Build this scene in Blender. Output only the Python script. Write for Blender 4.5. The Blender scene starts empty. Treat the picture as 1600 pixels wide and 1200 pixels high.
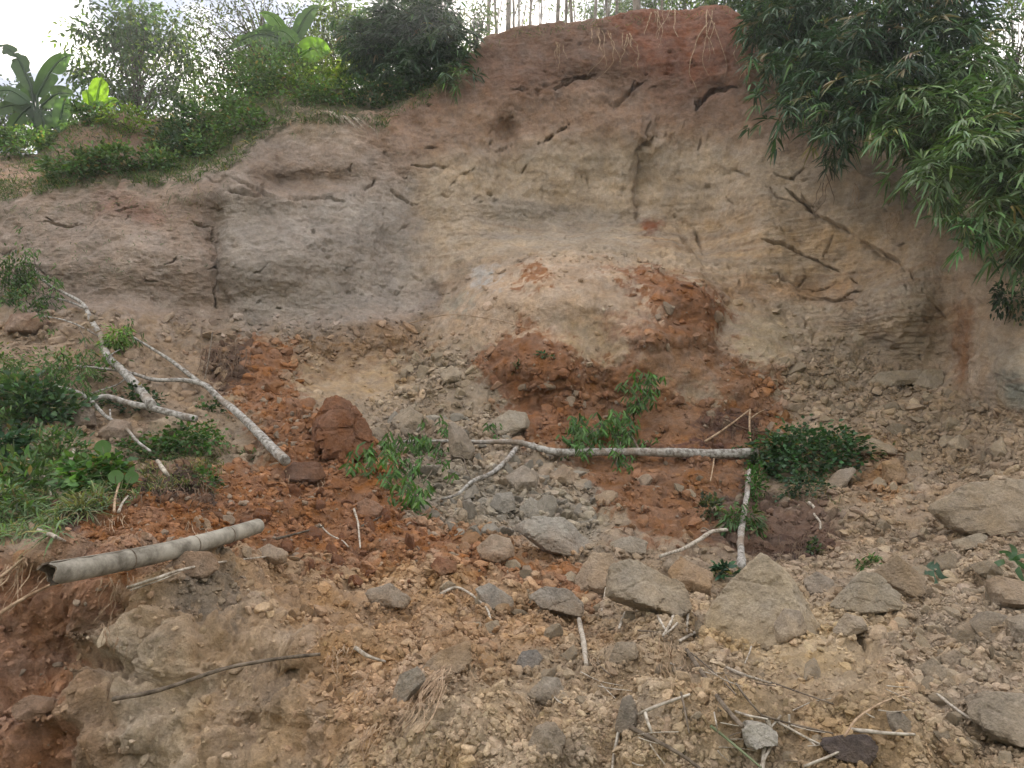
import bpy, math, random, time
import numpy as np
T0 = time.time()
C = bpy.context.scene
COL = C.collection
# ---------------------------------------------------------------- camera
F = 1180.0; PITCH = math.radians(5.0); CAM = np.array([0.0, 0.0, 1.6])
cd = bpy.data.cameras.new("camera"); cam = bpy.data.objects.new("camera", cd); COL.objects.link(cam)
cd.sensor_width = 36.0; cd.lens = 36.0 * F / 1600.0; cd.clip_start = 0.05; cd.clip_end = 3000
cam.location = CAM; cam.rotation_euler = (math.radians(90) + PITCH, 0, 0)
C.camera = cam
# ---------------------------------------------------------------- light
SUN_EL, SUN_AZ = math.radians(30.5), math.radians(4.5)     # azimuth from +Y towards +X
w = bpy.data.worlds.new("World"); C.world = w; w.use_nodes = True
nt = w.node_tree; nt.nodes.clear()
out = nt.nodes.new("ShaderNodeOutputWorld"); bg = nt.nodes.new("ShaderNodeBackground")
sky = nt.nodes.new("ShaderNodeTexSky"); sky.sky_type = 'NISHITA'; sky.sun_disc = False
sky.sun_elevation = SUN_EL; sky.sun_rotation = SUN_AZ
sky.air_density = 1.0; sky.dust_density = 2.0; sky.ozone_density = 1.0
tc = nt.nodes.new("ShaderNodeTexCoord"); mp = nt.nodes.new("ShaderNodeMapping"); mp.inputs['Scale'].default_value = (1, 1, 2.6)
nz = nt.nodes.new("ShaderNodeTexNoise"); nz.inputs['Scale'].default_value = 2.2; nz.inputs['Detail'].default_value = 6
nz.inputs['Roughness'].default_value = .55
rp = nt.nodes.new("ShaderNodeValToRGB"); rp.color_ramp.elements[0].position = .36; rp.color_ramp.elements[1].position = .6
rp.color_ramp.elements[0].color = (.93, .93, .93, 1)
nz2 = nt.nodes.new("ShaderNodeTexNoise"); nz2.inputs['Scale'].default_value = 4.5; nz2.inputs['Detail'].default_value = 5
rc = nt.nodes.new("ShaderNodeValToRGB")
rc.color_ramp.elements[0].color = (1.9, 2.1, 2.6, 1); rc.color_ramp.elements[1].color = (13, 11.9, 10.6, 1)
rc.color_ramp.elements[0].position = .42; rc.color_ramp.elements[1].position = .66
mx = nt.nodes.new("ShaderNodeMixRGB")
L = nt.links.new
L(tc.outputs['Generated'], mp.inputs[0]); L(mp.outputs[0], nz.inputs[0]); L(mp.outputs[0], nz2.inputs[0])
L(nz.outputs[0], rp.inputs[0]); L(nz2.outputs[0], rc.inputs[0])
L(rp.outputs[0], mx.inputs[0]); L(sky.outputs[0], mx.inputs[1]); L(rc.outputs[0], mx.inputs[2])
L(mx.outputs[0], bg.inputs[0]); bg.inputs[1].default_value = 0.12
L(bg.outputs[0], out.inputs[0])
sd = bpy.data.lights.new("sun", 'SUN'); sun = bpy.data.objects.new("sun", sd); COL.objects.link(sun)
sd.energy = 4.0; sd.angle = math.radians(.5); sd.color = (1, .93, .82)
from mathutils import Vector
sv = Vector((math.sin(SUN_AZ) * math.cos(SUN_EL), math.cos(SUN_AZ) * math.cos(SUN_EL), math.sin(SUN_EL)))
sun.rotation_euler = sv.to_track_quat('Z', 'Y').to_euler()
C.view_settings.view_transform = 'Standard'; C.view_settings.look = 'None'
C.view_settings.exposure = 1.5; C.view_settings.gamma = 1
try:
    C.cycles.max_bounces = 6; C.cycles.diffuse_bounces = 3; C.cycles.transmission_bounces = 3
    C.cycles.transparent_max_bounces = 4; C.cycles.glossy_bounces = 2
except Exception: pass
# ---------------------------------------------------------------- helpers
rng = np.random.default_rng(7); random.seed(7)
cp, sp = math.cos(PITCH), math.sin(PITCH)
def rays(px, py):
    u = (np.asarray(px, float) - 800) / F; v = (600 - np.asarray(py, float)) / F
    u, v = np.broadcast_arrays(u, v)
    return np.stack([u, cp - v * sp, sp + v * cp], -1)
def wp(px, py, Y):                      # world point at a pixel and a forward distance
    r = rays(px, py); return CAM + r * (np.asarray(Y, float) / r[..., 1])[..., None]
def proj(P):
    Q = np.asarray(P) - CAM; y, z = Q[..., 1], Q[..., 2]
    d = y * cp + z * sp; v = (-y * sp + z * cp) / d
    return 800 + F * Q[..., 0] / d, 600 - F * v
def _h(ix, iy, iz, s):
    h = (ix * 374761393 + iy * 668265263 + iz * 2147483647 * 3 + s * 1442695041) & 0xffffffff
    h = ((h ^ (h >> 13)) * 1274126177) & 0xffffffff
    h = ((h ^ (h >> 15)) * 2246822519) & 0xffffffff
    return (h ^ (h >> 16))
def vn(P, s=0):                         # value noise -1..1
    P = np.asarray(P); i = np.floor(P).astype(np.int64); f = (P - i).astype(np.float32)
    f = f * f * f * (f * (f * 6 - 15) + 10)
    def g(a, b, c): return (_h(i[..., 0] + a, i[..., 1] + b, i[..., 2] + c, s).astype(np.float32)) / 2147483648.0 - 1
    x, y, z = f[..., 0], f[..., 1], f[..., 2]
    a = g(0,0,0) * (1-x) + g(1,0,0) * x; b = g(0,1,0) * (1-x) + g(1,1,0) * x
    c = g(0,0,1) * (1-x) + g(1,0,1) * x; d = g(0,1,1) * (1-x) + g(1,1,1) * x
    return (a * (1-y) + b * y) * (1-z) + (c * (1-y) + d * y) * z
def fbm(P, octv=4, s=0, gain=.5, ridge=False):
    t = 0; a = 1; n = 0; P = np.asarray(P)
    for k in range(octv):
        q = vn(P * (2.03 ** k) + k * 17.3, s + k)
        if ridge: q = 1 - 2 * np.abs(q)
        t = t + q * a; n += a; a *= gain
    return t / n
def worley(P, s=0):                     # F1, F2 and the id of the nearest cell
    P = np.asarray(P); i = np.floor(P).astype(np.int64); f = (P - i).astype(np.float32)
    f1 = np.full(P.shape[:-1], 9., np.float32); f2 = f1.copy(); cid = np.zeros(P.shape[:-1], np.float32)
    for a in (-1, 0, 1):
        for b in (-1, 0, 1):
            for c in (-1, 0, 1):
                h = _h(i[..., 0]+a, i[..., 1]+b, i[..., 2]+c, s)
                dx = a + (h & 1023) / np.float32(1023) - f[..., 0]
                dy = b + ((h >> 10) & 1023) / np.float32(1023) - f[..., 1]
                dz = c + ((h >> 20) & 1023) / np.float32(1023) - f[..., 2]
                d = (dx*dx + dy*dy + dz*dz).astype(np.float32)
                m = d < f1
                f2 = np.where(m, f1, np.minimum(f2, d)); cid = np.where(m, (h % 997) / np.float32(997), cid); f1 = np.where(m, d, f1)
    return np.sqrt(f1), np.sqrt(f2), cid
def gsm(a, sig):                        # gaussian smooth of a 1d array
    n = int(sig * 3) + 1; k = np.exp(-.5 * (np.arange(-n, n+1) / sig) ** 2); k /= k.sum()
    return np.convolve(np.pad(a, n, mode='edge'), k, 'valid')
def crom(pts, n=10):                    # catmull-rom through points
    P = np.asarray(pts, float)
    if len(P) < 3:
        t = np.linspace(0, 1, n)[:, None]; return P[0] * (1-t) + P[-1] * t
    Q = np.vstack([2*P[0]-P[1], P, 2*P[-1]-P[-2]]); o = []
    for k in range(len(P)-1):
        t = np.linspace(0, 1, n, endpoint=False)[:, None]; a, b, c, d = Q[k:k+4]
        o.append(.5*((2*b) + (c-a)*t + (2*a-5*b+4*c-d)*t*t + (3*b-a-3*c+d)*t**3))
    return np.vstack(o + [P[-1:]])
def nrm(v): v = np.asarray(v, float); return v / (np.linalg.norm(v, axis=-1, keepdims=True) + 1e-9)

def mk(name, V, faces, mat, parent=None, col=None, smooth=False, label=None, cat=None, group=None, kind=None, uv=None):
    V = np.ascontiguousarray(V, np.float32); me = bpy.data.meshes.new(name)
    if not isinstance(faces, list): faces = [faces]
    faces = [np.asarray(f, np.int32) for f in faces if len(f)]
    me.vertices.add(len(V)); me.vertices.foreach_set("co", V.ravel())
    li = np.concatenate([f.ravel() for f in faces]); tot = np.concatenate([np.full(len(f), f.shape[1], np.int32) for f in faces])
    st = np.concatenate([[0], np.cumsum(tot)[:-1]]).astype(np.int32)
    me.loops.add(len(li)); me.loops.foreach_set("vertex_index", li)
    me.polygons.add(len(tot)); me.polygons.foreach_set("loop_start", st)
    try: me.polygons.foreach_set("loop_total", tot)
    except Exception: pass
    me.polygons.foreach_set("use_smooth", np.full(len(tot), smooth, bool))
    if col is not None:
        ca = me.color_attributes.new("Col", 'FLOAT_COLOR', 'POINT')
        c4 = np.ones((len(V), 4), np.float32); c4[:, :3] = col; ca.data.foreach_set("color", c4.ravel())
    me.update(calc_edges=True); me.materials.append(mat)
    o = bpy.data.objects.new(name, me); COL.objects.link(o)
    if parent is not None: o.parent = parent
    tag(o, label, cat, group, kind); return o
def tag(o, label=None, cat=None, group=None, kind=None):
    for k, v in (("label", label), ("category", cat), ("group", group), ("kind", kind)):
        if v: o[k] = v
    return o
def empty(name, loc, label, cat, group=None):
    o = bpy.data.objects.new(name, None); COL.objects.link(o); o.location = [float(a) for a in loc]; o.empty_display_size = .1
    return tag(o, label, cat, group)
class MB:                               # gathers pieces of ONE mesh
    def __init__(s): s.v = []; s.f = {3: [], 4: []}; s.c = []; s.n = 0
    def add(s, V, Fa, c=None):
        Fa = np.asarray(Fa)
        s.v.append(np.asarray(V, np.float32)); s.f[Fa.shape[1]].append(Fa + s.n); s.n += len(V)
        if c is not None: s.c.append(np.broadcast_to(np.asarray(c, np.float32), (len(V), 3)))
    def build(s, name, mat, parent=None, **k):
        V = np.vstack(s.v)
        if parent is not None: V = V - np.array(parent.location if parent.parent is None else parent.parent.location)
        fs = [np.vstack(s.f[n]) for n in (3, 4) if s.f[n]]
        return mk(name, V, fs, mat, parent, col=(np.vstack(s.c) if s.c else None), **k)
def tube(mb, pts, r, n=8, c=None, wob=0., cap=True, seed=0):
    P = np.asarray(pts, float); m = len(P); r = np.broadcast_to(np.asarray(r, float), (m,)) if np.ndim(r) == 0 or len(np.atleast_1d(r)) == m else np.interp(np.linspace(0, 1, m), np.linspace(0, 1, len(r)), r)
    T = nrm(np.gradient(P, axis=0)); up = np.array([0, 0, 1.]) if abs(T[0][2]) < .9 else np.array([1., 0, 0])
    A = nrm(np.cross(T, up)); 
    for k in range(1, m):
        if np.dot(A[k], A[k-1]) < 0: A[k] = -A[k]
    B = np.cross(T, A); th = np.arange(n) * 2 * math.pi / n
    rr = r[:, None] * (1 + wob * vn(np.stack(np.broadcast_arrays(np.arange(m)[:, None] * .45 + seed, np.cos(th)[None] * 1.2, np.sin(th)[None] * 1.2), -1), 5))
    V = P[:, None] + rr[..., None] * (A[:, None] * np.cos(th)[None, :, None] + B[:, None] * np.sin(th)[None, :, None])
    V = V.reshape(-1, 3); i = np.arange(m-1)[:, None] * n; j = np.arange(n)[None]; k = (j + 1) % n
    Q = np.stack([i + j, i + k, i + n + k, i + n + j], -1).reshape(-1, 4)
    if cap:
        V = np.vstack([V, P[:1], P[-1:]]); a = m * n
        t0 = np.stack([np.full(n, a), k[0], j[0]], -1); t1 = np.stack([np.full(n, a+1), (m-1)*n + j[0], (m-1)*n + k[0]], -1)
        mb.add(V, Q, c); mb.f[3].append(np.vstack([t0, t1]) + mb.n - len(V))
    else: mb.add(V, Q, c)
# ---------------------------------------------------------------- materials
def newmat(name):
    m = bpy.data.materials.new(name); m.use_nodes = True; n = m.node_tree; b = n.nodes['Principled BSDF']
    b.inputs['Roughness'].default_value = .95; b.inputs['Specular IOR Level'].default_value = .15
    return m, n, b
def earth_mat(name, attr=True, base=(.3, .25, .18), scale=1.0, bump=.5, objrand=False):
    m, n, b = newmat(name); N = n.nodes.new; L = n.links.new
    tc = N("ShaderNodeNewGeometry"); pos = tc.outputs['Position']
    if not attr:
        t2 = N("ShaderNodeTexCoord"); pos = t2.outputs['Object']
    if attr:
        a = N("ShaderNodeAttribute"); a.attribute_name = "Col"; src = a.outputs['Color']
    else:
        a = N("ShaderNodeRGB"); a.outputs[0].default_value = (*base, 1); src = a.outputs[0]
    def noise(sc, det=5, ro=.6, mscale=None):
        t = N("ShaderNodeTexNoise"); t.inputs['Scale'].default_value = sc; t.inputs['Detail'].default_value = det; t.inputs['Roughness'].default_value = ro
        if mscale:
            mpp = N("ShaderNodeMapping"); mpp.inputs['Scale'].default_value = mscale; L(pos, mpp.inputs[0]); L(mpp.outputs[0], t.inputs[0])
        else: L(pos, t.inputs[0])
        return t.outputs[0]
    def ramp(x, lo, hi, p0=.3, p1=.7):
        r = N("ShaderNodeMapRange"); r.inputs[1].default_value = p0; r.inputs[2].default_value = p1; r.inputs[3].default_value = lo; r.inputs[4].default_value = hi; L(x, r.inputs[0]); return r.outputs[0]
    def math2(op, x, y):
        q = N("ShaderNodeMath"); q.operation = op
        for i, s in enumerate((x, y)):
            if isinstance(s, (int, float)): q.inputs[i].default_value = s
            else: L(s, q.inputs[i])
        return q.outputs[0]
    v1 = ramp(noise(1.7 * scale), .84, 1.16); v2 = ramp(noise(14 * scale, 6, .7), .78, 1.22); v3 = ramp(noise(90 * scale, 3, .7), .8, 1.2)
    vv = math2('MULTIPLY', math2('MULTIPLY', v1, v2), v3)
    if objrand:
        oi = N("ShaderNodeObjectInfo"); vv = math2('MULTIPLY', vv, ramp(oi.outputs['Random'], .72, 1.22, 0, 1))
    mu = N("ShaderNodeVectorMath"); mu.operation = 'SCALE'; L(src, mu.inputs[0]); L(vv, mu.inputs[3])
    # slightly warmer and cooler patches
    hs = N("ShaderNodeHueSaturation"); L(mu.outputs[0], hs.inputs['Color']); L(ramp(noise(4.3 * scale, 4), .75, 1.1), hs.inputs['Saturation'])
    L(hs.outputs[0], b.inputs['Base Color'])
    hgt = math2('ADD', math2('MULTIPLY', noise(34 * scale, 6, .8), .8), math2('MULTIPLY', noise(9 * scale, 6, .72), 1.5))
    bp = N("ShaderNodeBump"); bp.inputs['Strength'].default_value = bump; bp.inputs['Distance'].default_value = .06
    L(hgt, bp.inputs['Height']); L(bp.outputs[0], b.inputs['Normal'])
    return m
M_earth = earth_mat("earth", bump=.75)
M_rock_tan = earth_mat("tan rock", False, (.33, .265, .185), 1.0, .6, True)
M_rock_grey = earth_mat("grey rock", False, (.30, .27, .225), 1.0, .6, True)
M_rock_red = earth_mat("red soil clod", False, (.25, .115, .06), 1.0, .7, True)
M_rock_ochre = earth_mat("ochre clod", False, (.34, .22, .12), 1.0, .6, True)
M_rock_dark = earth_mat("dark stone", False, (.11, .09, .085), 1.0, .6, False)
# ================================================================ THE TERRAIN: one swept sheet of slope, scree, cliff and plateau
px = np.concatenate([np.arange(-700, -80, 12), np.arange(-80, 1680, 1.6), np.arange(1680, 2300, 12)]).astype(float)
NX = len(px)
def R(d): k = sorted(d); return np.interp(px, k, [d[q] for q in k])
rows = []   # (py, Y)
rows.append((R({0: 1900}), R({-700: 2.3, 0: 2.4, 300: 2.2, 600: 1.5, 2300: 1.4})))
rows.append((R({0: 1200}), R({-700: 3.0, 0: 3.1, 200: 3.0, 400: 2.75, 500: 2.45, 600: 2.3, 800: 2.2, 1200: 2.1, 1600: 2.2, 2300: 2.4})))
rows.append((R({0: 1080}), R({-700: 3.2, 0: 3.3, 200: 3.25, 400: 3.05, 500: 2.9, 600: 2.9, 800: 2.95, 1200: 2.95, 1600: 3.1, 2300: 3.3})))
rows.append((R({-700: 900, 0: 890, 100: 882, 200: 905, 300: 895, 400: 915, 500: 955, 600: 965, 800: 970, 1000: 965, 1200: 965, 1400: 940, 1600: 930}),
             R({-700: 3.5, 0: 3.65, 200: 3.7, 400: 3.9, 500: 4.1, 600: 4.2, 800: 4.3, 1000: 4.5, 1200: 4.7, 1400: 4.8, 1600: 4.7, 2300: 4.8})))
rows.append((R({-700: 880, 0: 868, 100: 858, 200: 868, 400: 875, 600: 900, 800: 912, 1000: 905, 1200: 895, 1400: 882, 1600: 865}),
             R({-700: 4.0, 0: 4.2, 200: 4.35, 400: 4.7, 600: 5.1, 800: 5.4, 1000: 5.6, 1200: 5.9, 1400: 5.9, 1600: 5.6, 2300: 5.6})))
rows.append((R({0: 800}), R({-700: 5.1, 0: 5.4, 200: 5.35, 400: 5.9, 600: 6.6, 800: 7.1, 1000: 7.5, 1200: 7.7, 1400: 7.4, 1600: 6.8, 2300: 6.2})))
rows.append((R({0: 700, 1400: 705, 1500: 735, 1600: 755, 2300: 760}), R({-700: 6.2, 0: 6.7, 200: 7.0, 400: 7.7, 600: 8.4, 800: 8.8, 1000: 9.2, 1200: 9.3, 1400: 8.9, 1500: 8.4, 1600: 7.5, 2300: 6.8})))
rows.append((R({0: 600, 1300: 605, 1400: 622, 1500: 655, 1600: 695, 2300: 720}), R({-700: 7.6, 0: 8.3, 200: 8.5, 400: 9.2, 600: 10, 800: 10.2, 1000: 10.3, 1200: 10.4, 1300: 10.3, 1400: 9.9, 1500: 9.1, 1600: 8.0, 2300: 7.0})))
foot = (R({-700: 500, 0: 485, 200: 490, 350: 520, 500: 535, 650: 530, 700: 475, 780: 420, 900: 405, 1050: 415, 1130: 470, 1250: 505, 1350: 545, 1450: 590, 1530: 630, 1600: 668, 1800: 690, 2300: 700}),
        R({-700: 9.0, 0: 10, 200: 10.2, 350: 10.6, 500: 11, 650: 11.5, 700: 11.55, 780: 11.4, 900: 11.35, 1050: 11.35, 1130: 11.45, 1250: 11.4, 1350: 10.9, 1450: 10.1, 1530: 9.2, 1600: 8.3, 1800: 7.5, 2300: 7.1}))
crest = (R({-700: 330, -100: 320, 0: 312, 50: 296, 100: 288, 200: 292, 300: 285, 350: 262, 400: 225, 450: 190, 500: 184, 550: 192, 600: 197, 640: 168, 700: 125, 730: 92, 760: 62, 800: 46, 850: 39, 900: 36, 950: 32, 1000: 24, 1050: 17, 1100: 12, 1140: 10, 1170: 60, 1200: 165, 1250: 205, 1300: 240, 1350: 270, 1400: 310, 1450: 348, 1500: 385, 1550: 430, 1600: 470, 1700: 530, 2300: 580}),
         R({-700: 9.6, 0: 10.7, 300: 10.9, 380: 11.3, 450: 11.8, 550: 12.1, 650: 12.5, 760: 13.0, 900: 13.2, 1050: 13.2, 1150: 12.9, 1250: 12.0, 1350: 11.2, 1450: 10.4, 1550: 9.4, 1600: 8.8, 1800: 8.0, 2300: 7.5}))
rows.append(foot)
_m = R({-700: 0, 690: 0, 790: 1, 1100: 1, 1190: 0, 2300: 0})
rows.append((foot[0] * (.6 + .22 * _m) + crest[0] * (.4 - .22 * _m), foot[1] * (.5 - .42 * _m) + crest[1] * (.5 + .42 * _m)))
rows.append((foot[0] * .25 + crest[0] * .75, foot[1] * .2 + crest[1] * .8))
rows.append(crest); KC = len(rows) - 1
r12p = R({-700: 240, 0: 240, 60: 246, 90: 215, 130: 182, 180: 176, 230: 190, 300: 192, 340: 172, 400: 150, 450: 132, 500: 134, 560: 142, 640: 122, 700: 106, 730: 94, 760: 70, 800: 54, 900: 46, 1000: 32, 1140: 22, 1180: 70, 1200: 100, 1300: 160, 1400: 230, 1500: 300, 1600: 350, 1800: 400, 2300: 450})
r12y = R({-700: 12, 0: 13, 90: 12.6, 230: 13, 340: 13, 450: 13.6, 640: 13.6, 760: 14.2, 1100: 14.4, 1200: 13, 1300: 12.5, 1400: 11.8, 1500: 11, 1600: 10.2, 1800: 9.5, 2300: 9})
rows.append((r12p, r12y))
SM = 9
rows = [(gsm(a, SM if k not in (KC, KC+1) else 4), gsm(b, SM)) for k, (a, b) in enumerate(rows)]
nseg = [110, 90, 110, 45, 75, 75, 75, 95, 85, 85, 75, 60]
PY = []; IY = []
RW = []  # row coordinate
for k in range(len(rows) - 1):
    g = lambda i: rows[min(max(i, 0), len(rows) - 1)]
    t = np.linspace(0, 1, nseg[k], endpoint=False)[:, None]
    def cr(q):
        a, b, c, d = [x[None] for x in q]; ten = .5 if k not in (KC-1, KC, KC-2) else .25
        m1 = (c - a) * ten; m2 = (d - b) * ten
        return (2*t**3-3*t**2+1)*b + (t**3-2*t**2+t)*m1 + (-2*t**3+3*t**2)*c + (t**3-t**2)*m2
    PY.append(cr([g(k-1)[0], g(k)[0], g(k+1)[0], g(k+2)[0]])); IY.append(cr([1/g(k-1)[1], 1/g(k)[1], 1/g(k+1)[1], 1/g(k+2)[1]]))
    RW.append(np.broadcast_to(k + t, (nseg[k], NX)))
PY = np.vstack(PY + [rows[-1][0][None]]); IY = np.vstack(IY + [1 / rows[-1][1][None]]); RW = np.vstack(RW + [np.full((1, NX), len(rows)-1.)])
PX = np.broadcast_to(px, PY.shape)
# broad swells of the scree and hollows of the cliff, given as (px, py, radius x, radius y, towards the viewer in metres)
lumps = [(1000, 570, 120, 60, .6), (900, 465, 130, 45, .6), (1085, 460, 60, 42, .5), (985, 500, 50, 30, .3), (870, 575, 80, 50, .2), (1160, 620, 70, 60, .15), (1060, 528, 90, 14, .2), (935, 600, 30, 60, -.2), (1190, 540, 50, 50, .3), (830, 560, 80, 50, .45), (940, 545, 50, 45, -.15),
         (1010, 540, 60, 30, .25), (550, 590, 90, 35, -.25), (590, 520, 60, 30, .3), (1400, 480, 70, 60, .55), (1590, 600, 55, 70, .5), (1480, 540, 40, 80, -.2),
         (420, 300, 90, 30, .35), (460, 285, 80, 14, -.35), (450, 400, 110, 70, .5), (340, 400, 20, 80, -.3), (650, 380, 50, 120, -.25), (200, 390, 100, 70, .25),
         (900, 125, 45, 16, -.15), (1000, 210, 22, 35, .3), (1005, 290, 20, 60, -.18), (790, 205, 16, 22, -.25), (960, 140, 16, 30, -.2), (1130, 140, 30, 12, -.1),
         (150, 560, 90, 40, .3), (700, 600, 60, 60, .3), (1300, 690, 90, 40, .25), (480, 680, 90, 40, .25), (440, 760, 90, 30, .15), (250, 800, 90, 25, .25), (70, 858, 55, 24, .22),
         (640, 860, 90, 30, .12), (960, 900, 120, 25, .15), (1200, 940, 110, 40, .25), (450, 1060, 60, 25, -.25), (300, 1000, 70, 60, .12), (560, 1080, 90, 60, .12), (420, 1140, 60, 50, -.1),
         (750, 1080, 60, 50, -.08), (1000, 1080, 80, 40, .08), (120, 1010, 80, 60, -.15), (180, 1150, 60, 60, .12), (120, 230, 60, 30, .5), (300, 240, 50, 30, -.5)]
dY = np.zeros(PY.shape, np.float32)
for (a, b, rx, ry, h) in lumps: dY -= h * np.exp(-((PX - a) / rx) ** 2 - ((PY - b) / ry) ** 2)
vis = np.clip((KC + .9 - RW) / .4, 0, 1)
YY = 1 / IY + dY * vis
P = wp(PX, PY, YY)
def norms(P):
    n = np.cross(np.gradient(P, axis=1), np.gradient(P, axis=0)); n = nrm(n)
    return n
N0 = norms(P); N0 *= np.sign((N0 * (CAM - P)).sum(-1, keepdims=True) + 1e-9) if False else 1
if (N0[NX//4, NX//2] * (CAM - P[NX//4, NX//2])).sum() < 0: N0 = -N0
# ---- painted kinds of earth (true colours of the ground), on a coarse raster, looked up through a warp
GX0, GY0, GS = -760, -60, 4
gx, gy = np.meshgrid(np.arange(GX0, 2380, GS), np.arange(GY0, 1560, GS))
def sdf(poly):
    p = np.asarray(poly, float); d = np.full(gx.shape, 1e9); ins = np.zeros(gx.shape, bool); n = len(p)
    for i in range(n):
        a, b = p[i], p[(i+1) % n]; e = b - a; wx, wy = gx - a[0], gy - a[1]
        t = np.clip((wx*e[0] + wy*e[1]) / (e @ e), 0, 1); d = np.minimum(d, (wx - e[0]*t)**2 + (wy - e[1]*t)**2)
        c = ((a[1] > gy) != (b[1] > gy)) & (gx < (b[0]-a[0]) * (gy-a[1]) / (b[1]-a[1] + 1e-9) + a[0]); ins ^= c
    d = np.sqrt(d); return np.where(ins, -d, d)
def mask(poly, fe=14): return np.clip(.5 - sdf(poly) / (2 * fe), 0, 1)
RED = (.26, .120, .052); RED2 = (.18, .098, .066); pass
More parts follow.
